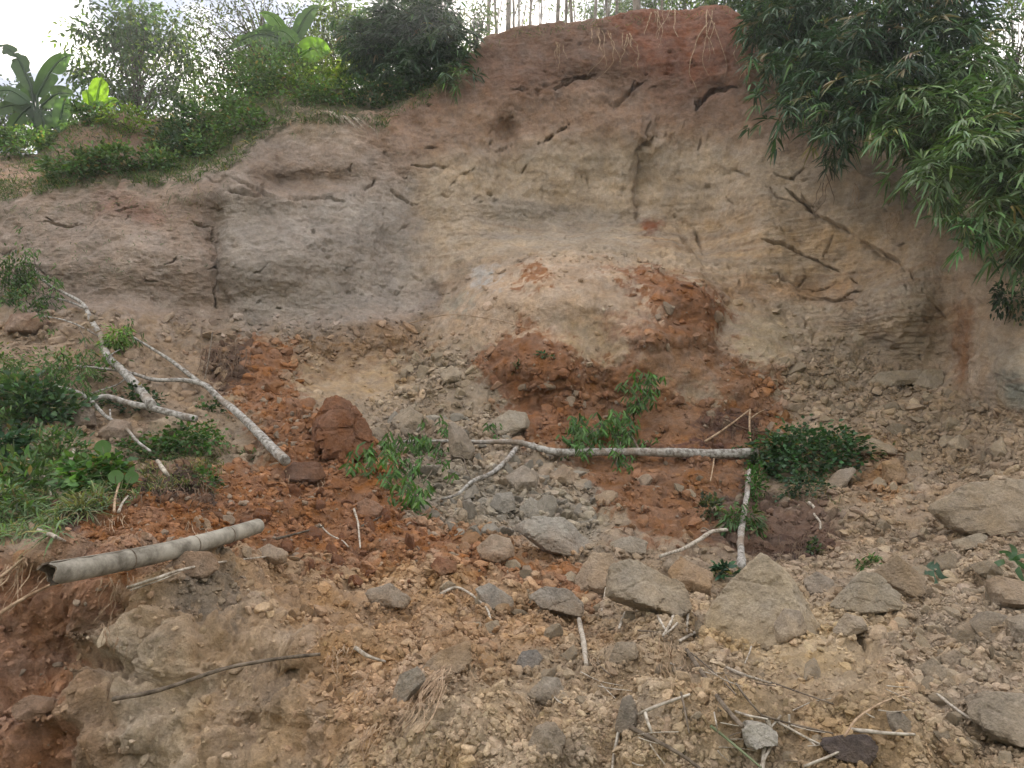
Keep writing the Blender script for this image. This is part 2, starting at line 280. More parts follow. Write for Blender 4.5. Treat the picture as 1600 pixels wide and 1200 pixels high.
zones = [
 # cliff
 ([(-760, 200), (640, 200), (720, 480), (600, 540), (340, 520), (-760, 500)], (.262, .215, .172), 30),
 ([(345, 300), (480, 300), (640, 290), (690, 470), (560, 500), (380, 515), (340, 400)], (.262, .236, .200), 25),
 ([(100, 290), (330, 290), (330, 400), (200, 330)], (.235, .18, .135), 25),
 ([(380, 265), (450, 250), (560, 280), (520, 300), (400, 305)], (.21, .165, .125), 12),
 ([(150, 290), (260, 330), (240, 350), (150, 330)], (.21, .14, .105), 12),
 ([(660, 210), (980, 200), (1260, 190), (1460, 380), (1460, 560), (1200, 500), (1000, 405), (800, 405), (660, 430)], (.330, .270, .192), 30),
 ([(1000, 330), (1300, 330), (1440, 420), (1330, 470), (1180, 440), (1000, 400)], (.34, .262, .172), 25),
 ([(760, 300), (980, 320), (980, 400), (760, 400)], (.30, .252, .185), 25),
 ([(1460, 400), (2300, 500), (2300, 700), (1540, 660), (1440, 600)], (.335, .262, .18), 20),
 ([(1550, 540), (1700, 540), (1700, 670), (1600, 668), (1545, 640)], (.33, .29, .235), 14),
 ([(1560, 580), (1620, 580), (1620, 650), (1580, 640)], (.2, .2, .165), 12),
 ([(1495, 480), (1520, 480), (1525, 620), (1500, 620)], (.26, .15, .085), 10),
 ([(560, 200), (760, 60), (1180, 60), (1290, 230), (1100, 215), (900, 215), (700, 240), (620, 260)], (.245, .17, .118), 28),
 ([(620, 190), (700, 120), (760, 40), (1150, -40), (1200, 150), (1040, 175), (960, 130), (860, 150), (740, 160)], (.185, .112, .080), 22),
 ([(930, 20), (1160, -30), (1175, 110), (1080, 130), (980, 90)], (.205, .092, .058), 16),
 ([(1000, 350), (1030, 350), (1022, 372), (1004, 368)], (.24, .10, .055), 5),
 ([(1090, 440), (1330, 440), (1340, 475), (1100, 470)], (.33, .23, .14), 10),
 # veg slope behind the left crest
 ([(-760, 60), (640, 60), (720, 130), (600, 190), (450, 185), (350, 255), (300, 282), (0, 300), (-760, 310)], (.115, .105, .062), 8),
 ([(80, 180), (230, 170), (240, 250), (170, 270), (90, 260)], (.19, .125, .085), 14),
 ([(-760, 250), (70, 250), (80, 290), (0, 312), (-760, 320)], (.28, .20, .14), 10),
 # scree
 ([(-760, 490), (340, 500), (420, 560), (300, 680), (100, 720), (-760, 740)], (.29, .225, .165), 20),
 ([(600, 560), (760, 540), (800, 640), (940, 740), (940, 870), (760, 880), (640, 780), (560, 690)], (.295, .245, .188), 22),
 ([(1180, 540), (1480, 600), (1700, 680), (1700, 900), (1300, 880), (1220, 700)], (.300, .238, .172), 20),
 ([(700, 440), (820, 400), (1000, 408), (1140, 470), (1240, 500), (1250, 570), (1140, 570), (1000, 530), (940, 570), (880, 550), (780, 530), (680, 520)], (.35, .268, .185), 12),
 ([(1150, 480), (1235, 500), (1240, 560), (1170, 560)], (.42, .35, .255), 12),
 ([(870, 500), (960, 490), (975, 550), (930, 565), (890, 545)], (.375, .295, .205), 10),
 ([(735, 420), (775, 420), (770, 450), (740, 455)], (.36, .35, .32), 8), ([(700, 460), (750, 462), (740, 490), (700, 488)], (.36, .33, .28), 8),
 ([(815, 425), (840, 405), (872, 440), (845, 452), (818, 450)], RED, 5),
 ([(985, 420), (1060, 418), (1125, 455), (1135, 495), (1110, 540), (1040, 520), (1010, 470), (940, 425)], (.27, .125, .058), 9),
 ([(930, 500), (1010, 500), (1110, 560), (1120, 590), (1040, 560), (960, 520)], (.29, .16, .095), 14),
 ([(745, 560), (790, 525), (835, 512), (885, 545), (935, 572), (1000, 545), (1010, 520), (1080, 520), (1150, 560), (1215, 595), (1235, 680), (1190, 730), (1160, 850), (1010, 865), (940, 800), (890, 730), (815, 700), (790, 620)], (.245, .124, .062), 10),
 ([(745, 560), (790, 525), (835, 512), (900, 560), (930, 640), (880, 690), (815, 680), (790, 620)], (.25, .120, .060), 14),
 ([(1000, 560), (1080, 540), (1140, 590), (1130, 630), (1060, 620), (1010, 600)], (.29, .185, .12), 14),
 ([(1045, 590), (1110, 600), (1135, 625), (1100, 635), (1060, 615)], (.31, .245, .18), 8),
 ([(1025, 660), (1080, 640), (1110, 670), (1050, 690)], (.27, .155, .09), 12),
 ([(470, 590), (520, 562), (620, 572), (650, 600), (560, 622), (480, 612)], (.37, .285, .19), 14),
 ([(440, 550), (640, 500), (680, 540), (600, 570), (460, 580)], (.255, .175, .11), 18),
 ([(325, 545), (400, 535), (460, 560), (455, 610), (500, 640), (600, 720), (650, 800), (850, 880), (935, 930), (900, 950), (760, 950), (600, 900), (430, 890), (180, 890), (80, 810), (230, 730), (420, 730), (380, 650)], RED, 12),
 ([(640, 720), (800, 760), (930, 790), (930, 860), (820, 870), (740, 810), (660, 790)], (.30, .272, .225), 14),
 ([(700, 830), (810, 830), (900, 880), (870, 900), (720, 880)], (.30, .20, .12), 12),
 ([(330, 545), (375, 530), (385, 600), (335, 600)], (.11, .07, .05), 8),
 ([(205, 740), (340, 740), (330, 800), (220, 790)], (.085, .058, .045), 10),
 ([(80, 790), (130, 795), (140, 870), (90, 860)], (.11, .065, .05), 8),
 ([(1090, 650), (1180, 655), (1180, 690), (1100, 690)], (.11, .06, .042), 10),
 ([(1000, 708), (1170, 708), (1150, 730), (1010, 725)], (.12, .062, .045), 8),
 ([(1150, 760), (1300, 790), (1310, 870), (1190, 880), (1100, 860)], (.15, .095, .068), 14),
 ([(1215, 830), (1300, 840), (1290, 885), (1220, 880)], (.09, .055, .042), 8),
 ([(1330, 700), (1400, 705), (1420, 790), (1350, 790)], (.31, .20, .115), 12),
 # near ground
 ([(-760, 880), (420, 885), (600, 905), (900, 950), (1100, 960), (1500, 930), (2300, 900), (2300, 1500), (-760, 1500)], (.355, .282, .196), 14),
 ([(340, 880), (620, 900), (900, 950), (960, 990), (700, 1060), (560, 1190), (440, 1190), (460, 1080), (380, 960)], (.36, .245, .145), 26),
 ([(-760, 880), (100, 868), (330, 905), (250, 960), (170, 1000), (130, 1110), (90, 1300), (-760, 1500)], (.305, .175, .108), 24),
 ([(130, 1000), (240, 960), (200, 1100), (170, 1300), (90, 1300), (120, 1100)], (.30, .215, .145), 18),
 ([(240, 925), (330, 890), (480, 1000), (500, 1100), (420, 1200), (170, 1300), (180, 1100)], (.365, .278, .190), 24),
 ([(290, 900), (350, 890), (360, 990), (300, 970)], (.22, .185, .145), 10),
 ([(200, 1010), (270, 1000), (330, 1060), (290, 1260), (190, 1260)], (.42, .345, .255), 10),
 ([(400, 1065), (470, 1045), (470, 1085), (400, 1110)], (.24, .185, .13), 10),
 ([(1100, 980), (1350, 980), (1330, 1100), (1180, 1060)], (.41, .328, .215), 26),
 ([(1380, 870), (1700, 880), (1700, 1250), (1450, 1200), (1400, 1000)], (.335, .275, .205), 30),
 ([(1240, 1120), (1400, 1130), (1400, 1300), (1200, 1300)], (.33, .25, .155), 20),
]
cz = np.empty(gx.shape + (3,), np.float32); cz[:] = (.32, .245, .17)
for zi, (poly, c, fe) in enumerate(zones):
    if min(q[1] for q in poly) < 450 and 280 > max(q[1] for q in poly) * 0 and c[0] > .2 and c[0] < c[1] * 1.6: c = (c[0] * 1.31, c[1] * 1.26, c[2] * 1.30)
    elif c[0] < c[1] * 1.75 and c[0] > .2: c = (c[0] * 1.05, c[1] * .99, c[2] * .92)
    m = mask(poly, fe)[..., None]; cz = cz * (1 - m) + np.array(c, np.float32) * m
def grid_at(G, x, y):
    fx = np.clip((x - GX0) / GS, 0, G.shape[1] - 1.01); fy = np.clip((y - GY0) / GS, 0, G.shape[0] - 1.01)
    i, j = fx.astype(int), fy.astype(int); a, b = fx - i, fy - j
    if G.ndim == 3: a, b = a[..., None], b[..., None]
    return (G[j, i] * (1-a) + G[j, i+1] * a) * (1-b) + (G[j+1, i] * (1-a) + G[j+1, i+1] * a) * b
# cliff mask (1 on the bare face), rubble mask, smooth slides
cliff = np.clip((RW - 7.9) / .25, 0, 1) * np.clip((KC + .12 - RW) / .2, 0, 1)
slides = [[(700, 440), (820, 405), (1000, 410), (1140, 470), (1245, 500), (1245, 565), (1130, 560), (1000, 520), (940, 568), (880, 548), (780, 520), (680, 520)],
          [(1000, 545), (1080, 530), (1150, 590), (1130, 632), (1060, 620), (1000, 590)], [(460, 590), (520, 562), (640, 572), (660, 600), (560, 622), (470, 614)],
          [(1380, 420), (1460, 420), (1520, 500), (1520, 620), (1380, 560), (1320, 480)], [(1540, 520), (1700, 520), (1700, 670), (1540, 650)],
          [(1000, 640), (1110, 650), (1090, 690), (1010, 690)], [(690, 590), (760, 590), (770, 640), (700, 650)],
          [(1180, 980), (1330, 980), (1300, 1040), (1180, 1030)]]
sl = np.zeros(gx.shape, np.float32)
for q in slides: sl = np.maximum(sl, mask(q, 14))
smooth_m = grid_at(sl, PX, PY)
# ---- relief
rough = (1 - cliff) * (1 - .75 * smooth_m)
top = np.clip((RW - KC) / .1, 0, 1)
rough *= 1 - top * .5
d = .16 * fbm(P * .9, 3, 1) * (1 - .5 * top)
w1, w2, wid = worley(P * 3.1 + .35 * fbm(P * 4, 2, 9)[..., None], 3)
d += rough * (.11 * np.clip(w2 - w1, 0, .5) + .09 * (wid - .5) * np.clip((w2 - w1) * 6, 0, 1))
w1, w2, wid = worley(P * 8.5 + .4 * fbm(P * 11, 2, 19)[..., None], 5)
d += rough * (.038 * np.clip(w2 - w1, 0, .5) + .03 * (wid - .5) * np.clip((w2 - w1) * 6, 0, 1))
near = np.clip((6.5 - YY) / 2.0, 0, 1)
rdm = np.zeros(gx.shape, np.float32)
for poly, cc_, fe in zones:
    if cc_[0] > cc_[1] * 1.75 and min(q[1] for q in poly) > 380: rdm = np.maximum(rdm, mask(poly, 7))
_w = 14 * fbm(P * 2.2, 4, 95); d += (1 - cliff) * grid_at(rdm, PX + _w, PY + .7 * _w) * (.045 + .06 * fbm(P * 2.6, 4, 96))
bankm = grid_at(mask([(-760, 890), (250, 905), (480, 1010), (500, 1100), (430, 1300), (-760, 1300)], 25), PX, PY)
w1, w2, wid = worley(P * np.array([3.2, 3.2, 2.2]) + .5 * fbm(P * 3, 3, 91)[..., None], 92)
w1c, w2c, widc = worley(P * np.array([8, 8, 6]) + .5 * fbm(P * 7, 3, 94)[..., None], 97)
grv = fbm(np.stack([P[..., 0] * 6 + P[..., 2] * 2, P[..., 1] * 3, P[..., 2] * 1.3], -1), 4, 98, .6, ridge=True)
d += bankm * (.035 * grv + .09 * (wid - .5) * np.clip((w2 - w1) * 7, 0, 1) + .030 * (widc - .5) * np.clip((w2c - w1c) * 4, 0, 1) + .05 * fbm(P * 5, 5, 93, .6, ridge=True))
rough = rough * (1 - .45 * bankm)
w1, w2, wid = worley(P * 24 + .5 * fbm(P * 30, 2, 29)[..., None], 6)
d += rough * near * (.014 * np.clip(w2 - w1, 0, .5) + .012 * (wid - .5) * np.clip((w2 - w1) * 6, 0, 1))
d += (1 - cliff) * (.022 * fbm(P * 9, 4, 11) + .010 * fbm(P * 34, 4, 12, .65) * (.4 + near)) + bankm * (.010 * fbm(P * 22, 4, 99, .7, ridge=True))
d += (1 - cliff) * smooth_m * .03 * fbm(P * 3.2, 3, 13, ridge=True)
# cliff: broken slabs, ledges of thin strata, small pits
Pc = P * np.array([1, 1, 1.25]) + .25 * np.stack([fbm(P * 1.3, 2, 41), 0 * YY, fbm(P * 1.1, 2, 42)], -1)
w1, w2, wid = worley(Pc * np.array([.9, .9, 1.3]), 43)
slab = (wid - .5) * np.clip((w2 - w1) * 5, 0, 1)
w1b, w2b, widb = worley(Pc * np.array([2.6, 2.6, 4.2]) + 7, 44)
slab2 = (widb - .5) * np.clip((w2b - w1b) * 5, 0, 1)
zz = P[..., 2] + .10 * fbm(P * .7, 2, 45) + .05 * P[..., 0] * 0
st = vn(np.stack([P[..., 0] * .55, P[..., 1] * .55, zz * 11], -1), 46) + .7 * vn(np.stack([P[..., 0] * 1.3, P[..., 1], zz * 29], -1), 47)
tanm = np.clip((PX - 620) / 160, 0, 1) * np.clip((1470 - PX) / 90, .12, 1) * np.clip((PY - 190) / 120, 0.15, 1)
pits = np.clip(fbm(P * np.array([5, 5, 8]), 4, 48, .6) - .28, 0, 1)
pitm = np.clip(fbm(P * .8, 2, 51) + .35, 0, 1)
gul = np.abs(vn(np.stack([P[..., 0] * 1.6 + .5 * fbm(P * 1.6, 4, 52), P[..., 1] * .2, P[..., 2] * .18], -1), 53))
d += cliff * (.06 * slab + .026 * slab2 + .008 * st * (.25 + .9 * tanm) - .20 * pits * pitm + .034 * fbm(P * 6, 5, 49, .62) + .03 * fbm(P * 2.2, 5, 50, ridge=True) + .016 * fbm(P * np.array([9, 9, 26]), 4, 54, .7) + .012 * tanm * np.clip((PY - 300) / 60, 0, 1) * vn(P * np.array([2.2, 2.2, 55]) + fbm(P * 2, 2, 56)[..., None] * np.array([0, 0, 4]), 57))
# cracks and overhanging lips on the face: (polyline, width px, depth m)
cuts = [([(1195, 380), (1215, 384), (1240, 388), (1260, 400)], 5, .22), ([(1200, 440), (1240, 462), (1300, 468), (1345, 452)], 6, .16), ([(1240, 305), (1290, 345), (1350, 378), (1420, 425)], 12, .14),
        ([(995, 238), (1015, 228), (1028, 212)], 6, .35), ([(1000, 245), (998, 300), (1002, 345)], 9, .12), ([(870, 135), (900, 118), (935, 115)], 10, .22), ([(845, 222), (862, 210), (885, 198)], 4, .2),
        ([(770, 240), (785, 228), (796, 222)], 4, .25), ([(950, 165), (970, 150), (988, 128)], 5, .2), ([(1090, 160), (1115, 138), (1145, 134)], 6, .25), ([(333, 350), (336, 400), (332, 450), (340, 480)], 4, .2),
        ([(355, 283), (420, 302), (500, 302), (540, 312)], 6, .22), ([(700, 290), (720, 275), (740, 268)], 3, .14), ([(1240, 455), (1290, 445), (1330, 420)], 3, .1), ([(1405, 425), (1425, 425), (1430, 440)], 4, .2),
        ([(1085, 235), (1095, 215)], 3, .12), ([(1055, 335), (1080, 350), (1100, 390)], 3, .1), ([(1130, 270), (1150, 262), (1175, 276)], 3, .08), ([(1210, 275), (1240, 278), (1255, 262)], 3, .1),
        ([(905, 276), (918, 278), (925, 295)], 3, .12), ([(1285, 400), (1300, 370)], 3, .1), ([(640, 420), (660, 440)], 3, .08), ([(1500, 480), (1515, 560), (1525, 620)], 5, .15), ([(1440, 455), (1480, 500)], 4, .1)]
cutc = np.zeros(PX.shape, np.float32)
wrx = 9 * fbm(P * 3.0, 5, 61, .65); wry = 9 * fbm(P * 3.0, 5, 62, .65); brk = np.clip(fbm(P * 4, 3, 63) * 1.6 + 1.0, .15, 1.4)
cuts = [(p_, w_ * .6, q_ * .8) for p_, w_, q_ in cuts]
cuts += [([(1192, 378), (1210, 386), (1228, 381), (1262, 398), (1300, 418), (1335, 440)], 3, .16), ([(1190, 424), (1215, 430), (1245, 448), (1256, 432)], 2.5, .14), ([(1200, 440), (1260, 458), (1330, 470)], 2.5, .12), ([(1232, 298), (1280, 338), (1340, 372), (1395, 400), (1430, 432)], 4, .22),
 ([(1050, 333), (1075, 345), (1092, 372), (1100, 402)], 2, .1), ([(1130, 262), (1150, 262), (1172, 278)], 2, .1), ([(1205, 272), (1240, 278), (1252, 262)], 2, .1), ([(1190, 290), (1215, 305), (1240, 318)], 2, .1), ([(930, 118), (905, 122), (870, 138)], 4, .2), ([(955, 168), (975, 148), (990, 125)], 3, .18), ([(1088, 172), (1108, 145), (1148, 136)], 3, .2), ([(840, 225), (862, 208), (888, 196)], 3, .18),
 ([(998, 232), (1012, 226), (1018, 190)], 4, .25), ([(300, 345), (335, 352)], 3, .1), ([(360, 300), (430, 306), (520, 300)], 4, .2), ([(610, 300), (650, 318)], 3, .1), ([(640, 265), (700, 262)], 2.5, .1), ([(60, 350), (130, 345)], 2.5, .1), ([(180, 330), (215, 322)], 3, .1)]
cuts = [(p_, w_ * .62, q_ * .7) for p_, w_, q_ in cuts]
rc_ = np.random.default_rng(5)
for _ in range(300):
    x_ = rc_.uniform(0, 1560); y_ = rc_.uniform(60, 600); fy = np.interp(x_, px, rows[8][0]); cy = np.interp(x_, px, rows[KC][0])
    if not (cy + 12 < y_ < fy - 8): continue
    an = rc_.normal() * .45 + (.35 if x_ > 1000 else -.1); L_ = 4 + 26 * rc_.random() ** 3; dx_, dy_ = math.cos(an) * L_ / 2, math.sin(an) * L_ / 2
    cuts.append(([(x_ - dx_, y_ - dy_), (x_ + rc_.normal() * 3, y_ + rc_.normal() * 3), (x_ + dx_, y_ + dy_)], rc_.uniform(.8, 1.6), rc_.uniform(.03, .08)))
X2, Y2 = PX + wrx, PY + wry
for pl, wd, dp in cuts:
    pl = np.array(pl, float); x0, y0 = pl.min(0) - wd * 4; x1, y1 = pl.max(0) + wd * 4
    jj = np.where((px > x0 - 10) & (px < x1 + 10))[0]; sl_ = slice(jj[0], jj[-1] + 1)
    rr0 = np.where(((Y2[:, sl_] > y0 - 14) & (Y2[:, sl_] < y1 + 14)).any(1))[0]
    if not len(rr0): continue
    rs_ = slice(rr0[0], rr0[-1] + 1); ax, ay = X2[rs_, sl_], Y2[rs_, sl_]; dd = np.full(ax.shape, 1e9); tt = np.zeros(ax.shape)
    for i in range(len(pl) - 1):
        e = pl[i+1] - pl[i]; t = np.clip(((ax - pl[i][0]) * e[0] + (ay - pl[i][1]) * e[1]) / (e @ e), 0, 1)
        q = np.hypot(ax - pl[i][0] - e[0] * t, ay - pl[i][1] - e[1] * t)
        # width tapers to the ends
        u = (i + t) / (len(pl) - 1); tap = .35 + .65 * np.sin(np.pi * np.clip(u, .02, .98)); q = q / tap
        sg = np.sign(e[0] * (ay - pl[i][1]) - e[1] * (ax - pl[i][0])) * (1 if e[0] >= 0 else -1)
        q = q * np.where(sg < 0, 2.6, .55)
        dd = np.minimum(dd, q)
    rwm = np.clip((RW[rs_, sl_] - 6.5) / .3, 0, 1); g = np.exp(-(dd / wd) ** 2) * rwm
    d[rs_, sl_] -= dp * (g * brk[rs_, sl_] - .1 * np.exp(-(dd / (wd * 3)) ** 2) * rwm)
P = P + N0 * d[..., None]
# ---- colour with a wandering lookup
q1, q2, cidm = worley(P * 6.5, 5); q1, q2, cids = worley(P * 17, 6)
wx = 16 * fbm(P * 1.6, 4, 71) + 5 * fbm(P * 9, 2, 73); wy = 11 * fbm(P * 1.6, 4, 72) + 4 * fbm(P * 9, 2, 74)
nc_ = 1 - .8 * cliff; wx += nc_ * (34 * (cidm - .5) + 22 * (cids - .5)); wy += nc_ * (26 * ((cidm * 7.3) % 1 - .5) + 18 * ((cids * 7.3) % 1 - .5))
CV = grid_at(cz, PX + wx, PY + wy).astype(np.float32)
vary = 1 + .16 * fbm(P * 2.4, 3, 75) + .10 * fbm(P * 12, 3, 76)
CV *= vary[..., None]
bands = vn(np.stack([P[..., 0] * .35, P[..., 1] * .3, zz * 5.5], -1), 77)                  # ochre, grey and rusty strata
cb = (cliff * tanm)[..., None]
CV *= 1 + cb * np.stack([.13 * bands, .09 * bands, .02 * bands], -1)
rust = (np.clip(vn(np.stack([P[..., 0] * .8, P[..., 1], zz * 16], -1), 78) - .35, 0, 1) * cliff * np.clip((PX - 600)/200, .15, 1) * np.clip((PY - 300) / 90, 0, 1))[..., None]
CV = CV * (1 - .75 * rust) + np.array([.27, .145, .075]) * .75 * rust
st2 = (np.clip(fbm(P * np.array([1.8, 1.8, .9]), 4, 79) - .12, 0, .6) * cliff)[..., None]   # soil washed down the face
CV = CV * (1 - .35 * st2) + np.array([.21, .15, .105]) * .35 * st2
dark_fleck = (np.clip(fbm(P * np.array([7, 7, 15]), 4, 85, .6) - .30, 0, .25) * 4 * cliff)[..., None]; CV = CV * (1 - .4 * dark_fleck) + np.array([.13, .09, .065]) * .4 * dark_fleck  # small dark flecks over the face, colour only, no relief
# ---- join plateau rows
z12 = P[-1, :, 2]; ext = []
for Yd, dz in ((16.5, .15), (20, .3), (30, .6), (60, 1.5), (120, 3)):
    r = rays(px, 100.); q = np.stack([r[:, 0] / r[:, 1] * Yd, np.full(NX, Yd), gsm(z12, 25) + dz], -1); ext.append(q)
Pf = np.vstack([P, np.array(ext)]); Cf = np.vstack([CV, np.broadcast_to(np.array([.10, .11, .06], np.float32), (5, NX, 3))])
rowcut = int(sum(nseg[:8]) + nseg[8] * .0)    # the foot of the cliff
def sheet(name, a, b, **k):
    V = Pf[a:b].reshape(-1, 3); n = b - a; i = np.arange(n-1)[:, None] * NX + np.arange(NX-1)[None]
    Q = np.stack([i, i+1, i+NX+1, i+NX], -1).reshape(-1, 4)
    return mk(name, V, Q, M_earth, col=Cf[a:b].reshape(-1, 3), smooth=True, kind='structure', **k)
sheet("ground", 0, rowcut + 1, label="landslide debris ground of red and tan earth")
sheet("cliff", rowcut, len(Pf), label="bare steep earth scarp left by the landslide")
# low ground all round, under and behind the viewer
g = np.linspace(-1, 1, 81); gx2, gy2 = np.meshgrid(np.sign(g) * np.abs(g) ** 2.2 * 220, np.sign(g) * np.abs(g) ** 2.2 * 220)
gz = -2.2 + 1.6 + .1 * vn(np.stack([gx2 * .8, gy2 * .8, gx2 * 0], -1), 81) - 1.0
gz = np.where((gy2 > 1.2), gz - 1.2, gz); sm = lambda t: np.clip(t, 0, 1) ** 2 * (3 - 2 * np.clip(t, 0, 1))
gz = gz + 15 * sm((-gy2 - 6) / 26) + 1.5 * vn(np.stack([gx2 * .12, gy2 * .12, gx2 * 0], -1), 83) * sm((-gy2 - 6) / 10); V = np.stack([gx2, gy2, gz], -1).reshape(-1, 3); gcol = np.where(gy2.reshape(-1, 1) < -7, np.array([[.06, .085, .035]]), np.array([[.25, .2, .14]]))  # unseen hill behind the viewer, added to block low sky light
i = np.arange(80)[:, None] * 81 + np.arange(80)[None]; Q = np.stack([i, i+1, i+82, i+81], -1).reshape(-1, 4)
mk("terrain", V, Q, M_earth, col=gcol, smooth=True, kind='structure', label="low earth ground around the slide, with an unseen green hillside added to shape the light")
# ---- lookup of the sheet
RS = 3; RX0, RY0 = -120, -40; RWd, RHt = 620, 460
qx, qy = proj(P); yb = P[..., 1].ravel(); ix = ((qx - RX0) / RS).astype(int).ravel(); iy = ((qy - RY0) / RS).astype(int).ravel()
ok = (ix >= 0) & (ix < RWd) & (iy >= 0) & (iy < RHt)
idx = np.where(ok)[0]; idx = idx[np.argsort(-yb[idx])]
ZI = np.full((RHt, RWd), -1, np.int64); ZI[iy[idx], ix[idx]] = idx
for _ in range(12):
    hole = ZI < 0
    if not hole.any(): break
    up = np.vstack([ZI[1:], ZI[-1:]]); ZI = np.where(hole, up, ZI)
Pr, Nr, Cr = P.reshape(-1, 3), norms(P).reshape(-1, 3), CV.reshape(-1, 3)
if (Nr[len(Nr)//3] * (CAM - Pr[len(Nr)//3])).sum() < 0: Nr = -Nr
def hit(x, y):
    i = np.clip(((np.asarray(x, float) - RX0) / RS).astype(int), 0, RWd-1); j = np.clip(((np.asarray(y, float) - RY0) / RS).astype(int), 0, RHt-1)
    return ZI[j, i]
def at(x, y, lift=0.):
    k = hit(x, y); Y = Pr[k, 1]; p = wp(x, y, Y)
    r = nrm(rays(x, y)); return p - r * np.asarray(lift)[..., None] if np.ndim(lift) else p - r * lift
def cat_(x, y): return Cr[hit(x, y)]
print("terrain", time.time() - T0)
# ================================================================ ROCKS
import bmesh
def ico(sub):
    bm = bmesh.new(); bmesh.ops.create_icosphere(bm, subdivisions=sub, radius=1); bm.verts.ensure_lookup_table()
    V = np.array([v.co[:] for v in bm.verts]); Fc = np.array([[v.index for v in f.verts] for f in bm.faces]); bm.free(); return nrm(V), Fc
ICO = {k: ico(k) for k in (1, 2, 3, 4, 5)}
def rock_shape(sub, npl, seed, flat=.75):
    r_ = np.random.default_rng(seed); V, Fc = ICO[sub]
    n = nrm(r_.normal(size=(npl, 3))); dd = r_.uniform(.55, 1.0, npl)
    q = (V @ n.T) / dd; r = 1 / np.maximum(q.max(1), .62)
    o = V * r[:, None]; o = o * (1 + .05 * fbm(V * 2.5 + seed, 3, seed))[:, None]
    return o * np.array([1, r_.uniform(.65, 1), r_.uniform(.5, flat + .15)]), Fc
SH = {1: [rock_shape(1, 7, 100 + k) for k in range(14)], 2: [rock_shape(2, 10, 200 + k) for k in range(18)], 3: [rock_shape(3, 13, 300 + k) for k in range(20)]}
def randrot(n, r_):
    q = nrm(r_.normal(size=(n, 4))); w_, x, y, z = q.T
    return np.stack([1-2*(y*y+z*z), 2*(x*y-z*w_), 2*(x*z+y*w_), 2*(x*y+z*w_), 1-2*(x*x+z*z), 2*(y*z-x*w_), 2*(x*z-y*w_), 2*(y*z+x*w_), 1-2*(x*x+y*y)], -1).reshape(n, 3, 3)
dens = np.full(gx.shape, .34, np.float32); big = np.full(gx.shape, .35, np.float32)
def dz(poly, dn, bg_, fe=18):
    global dens, big
    m = mask(poly, fe); dens = dens * (1-m) + dn * m; big = big * (1-m) + bg_ * m
dz([(-760, 480), (345, 490), (420, 560), (300, 680), (0, 700), (-760, 700)], .45, .35)
dz([(340, 520), (700, 480), (760, 560), (600, 640), (470, 620), (380, 650)], .75, .22)
dz([(600, 560), (770, 550), (800, 640), (940, 730), (940, 870), (760, 880), (600, 770), (560, 690)], 1.0, 1.0)
dz([(745, 560), (835, 512), (935, 572), (1080, 520), (1215, 595), (1235, 680), (1190, 730), (1160, 850), (1010, 865), (940, 800), (890, 730), (815, 700)], .95, .18)
dz([(1180, 540), (1300, 560), (1480, 600), (1700, 680), (1700, 900), (1300, 880), (1220, 700)], 1.0, .55)
dz([(400, 620), (500, 640), (650, 800), (930, 930), (760, 950), (430, 890), (180, 890), (80, 810), (230, 730), (420, 730)], .85, .5)
dz([(600, 870), (1300, 880), (1400, 990), (600, 1010)], .9, .8)
dz([(1360, 870), (1800, 880), (1800, 1300), (1480, 1300), (1380, 1000)], 1.0, 1.0)
dz([(500, 960), (1100, 990), (1350, 1100), (1300, 1300), (500, 1300)], .85, .6)
dz([(-760, 890), (200, 900), (480, 1050), (450, 1300), (-760, 1300)], .16, .22)
for q in slides[:7] + slides[8:]: dz(q, .10, .2, 12)
dz([(-760, -60), (-760, 470), (340, 490), (640, 500), (700, 440), (800, 395), (1000, 395), (1130, 450), (1250, 490), (1350, 525), (1450, 570), (1530, 610), (1600, 650), (2300, 690), (2300, -60)], 0.008, .1, 5)
dz([(985, 420), (1060, 418), (1125, 455), (1135, 495), (1110, 540), (1040, 520), (1010, 470), (940, 425)], .6, .15, 8); dz([(815, 425), (840, 405), (872, 440), (845, 452)], .6, .1, 6); dz([(1000, 520), (1080, 520), (1160, 560), (1200, 590), (1150, 580), (1080, 545)], .8, .15, 6)
MBc = MB()
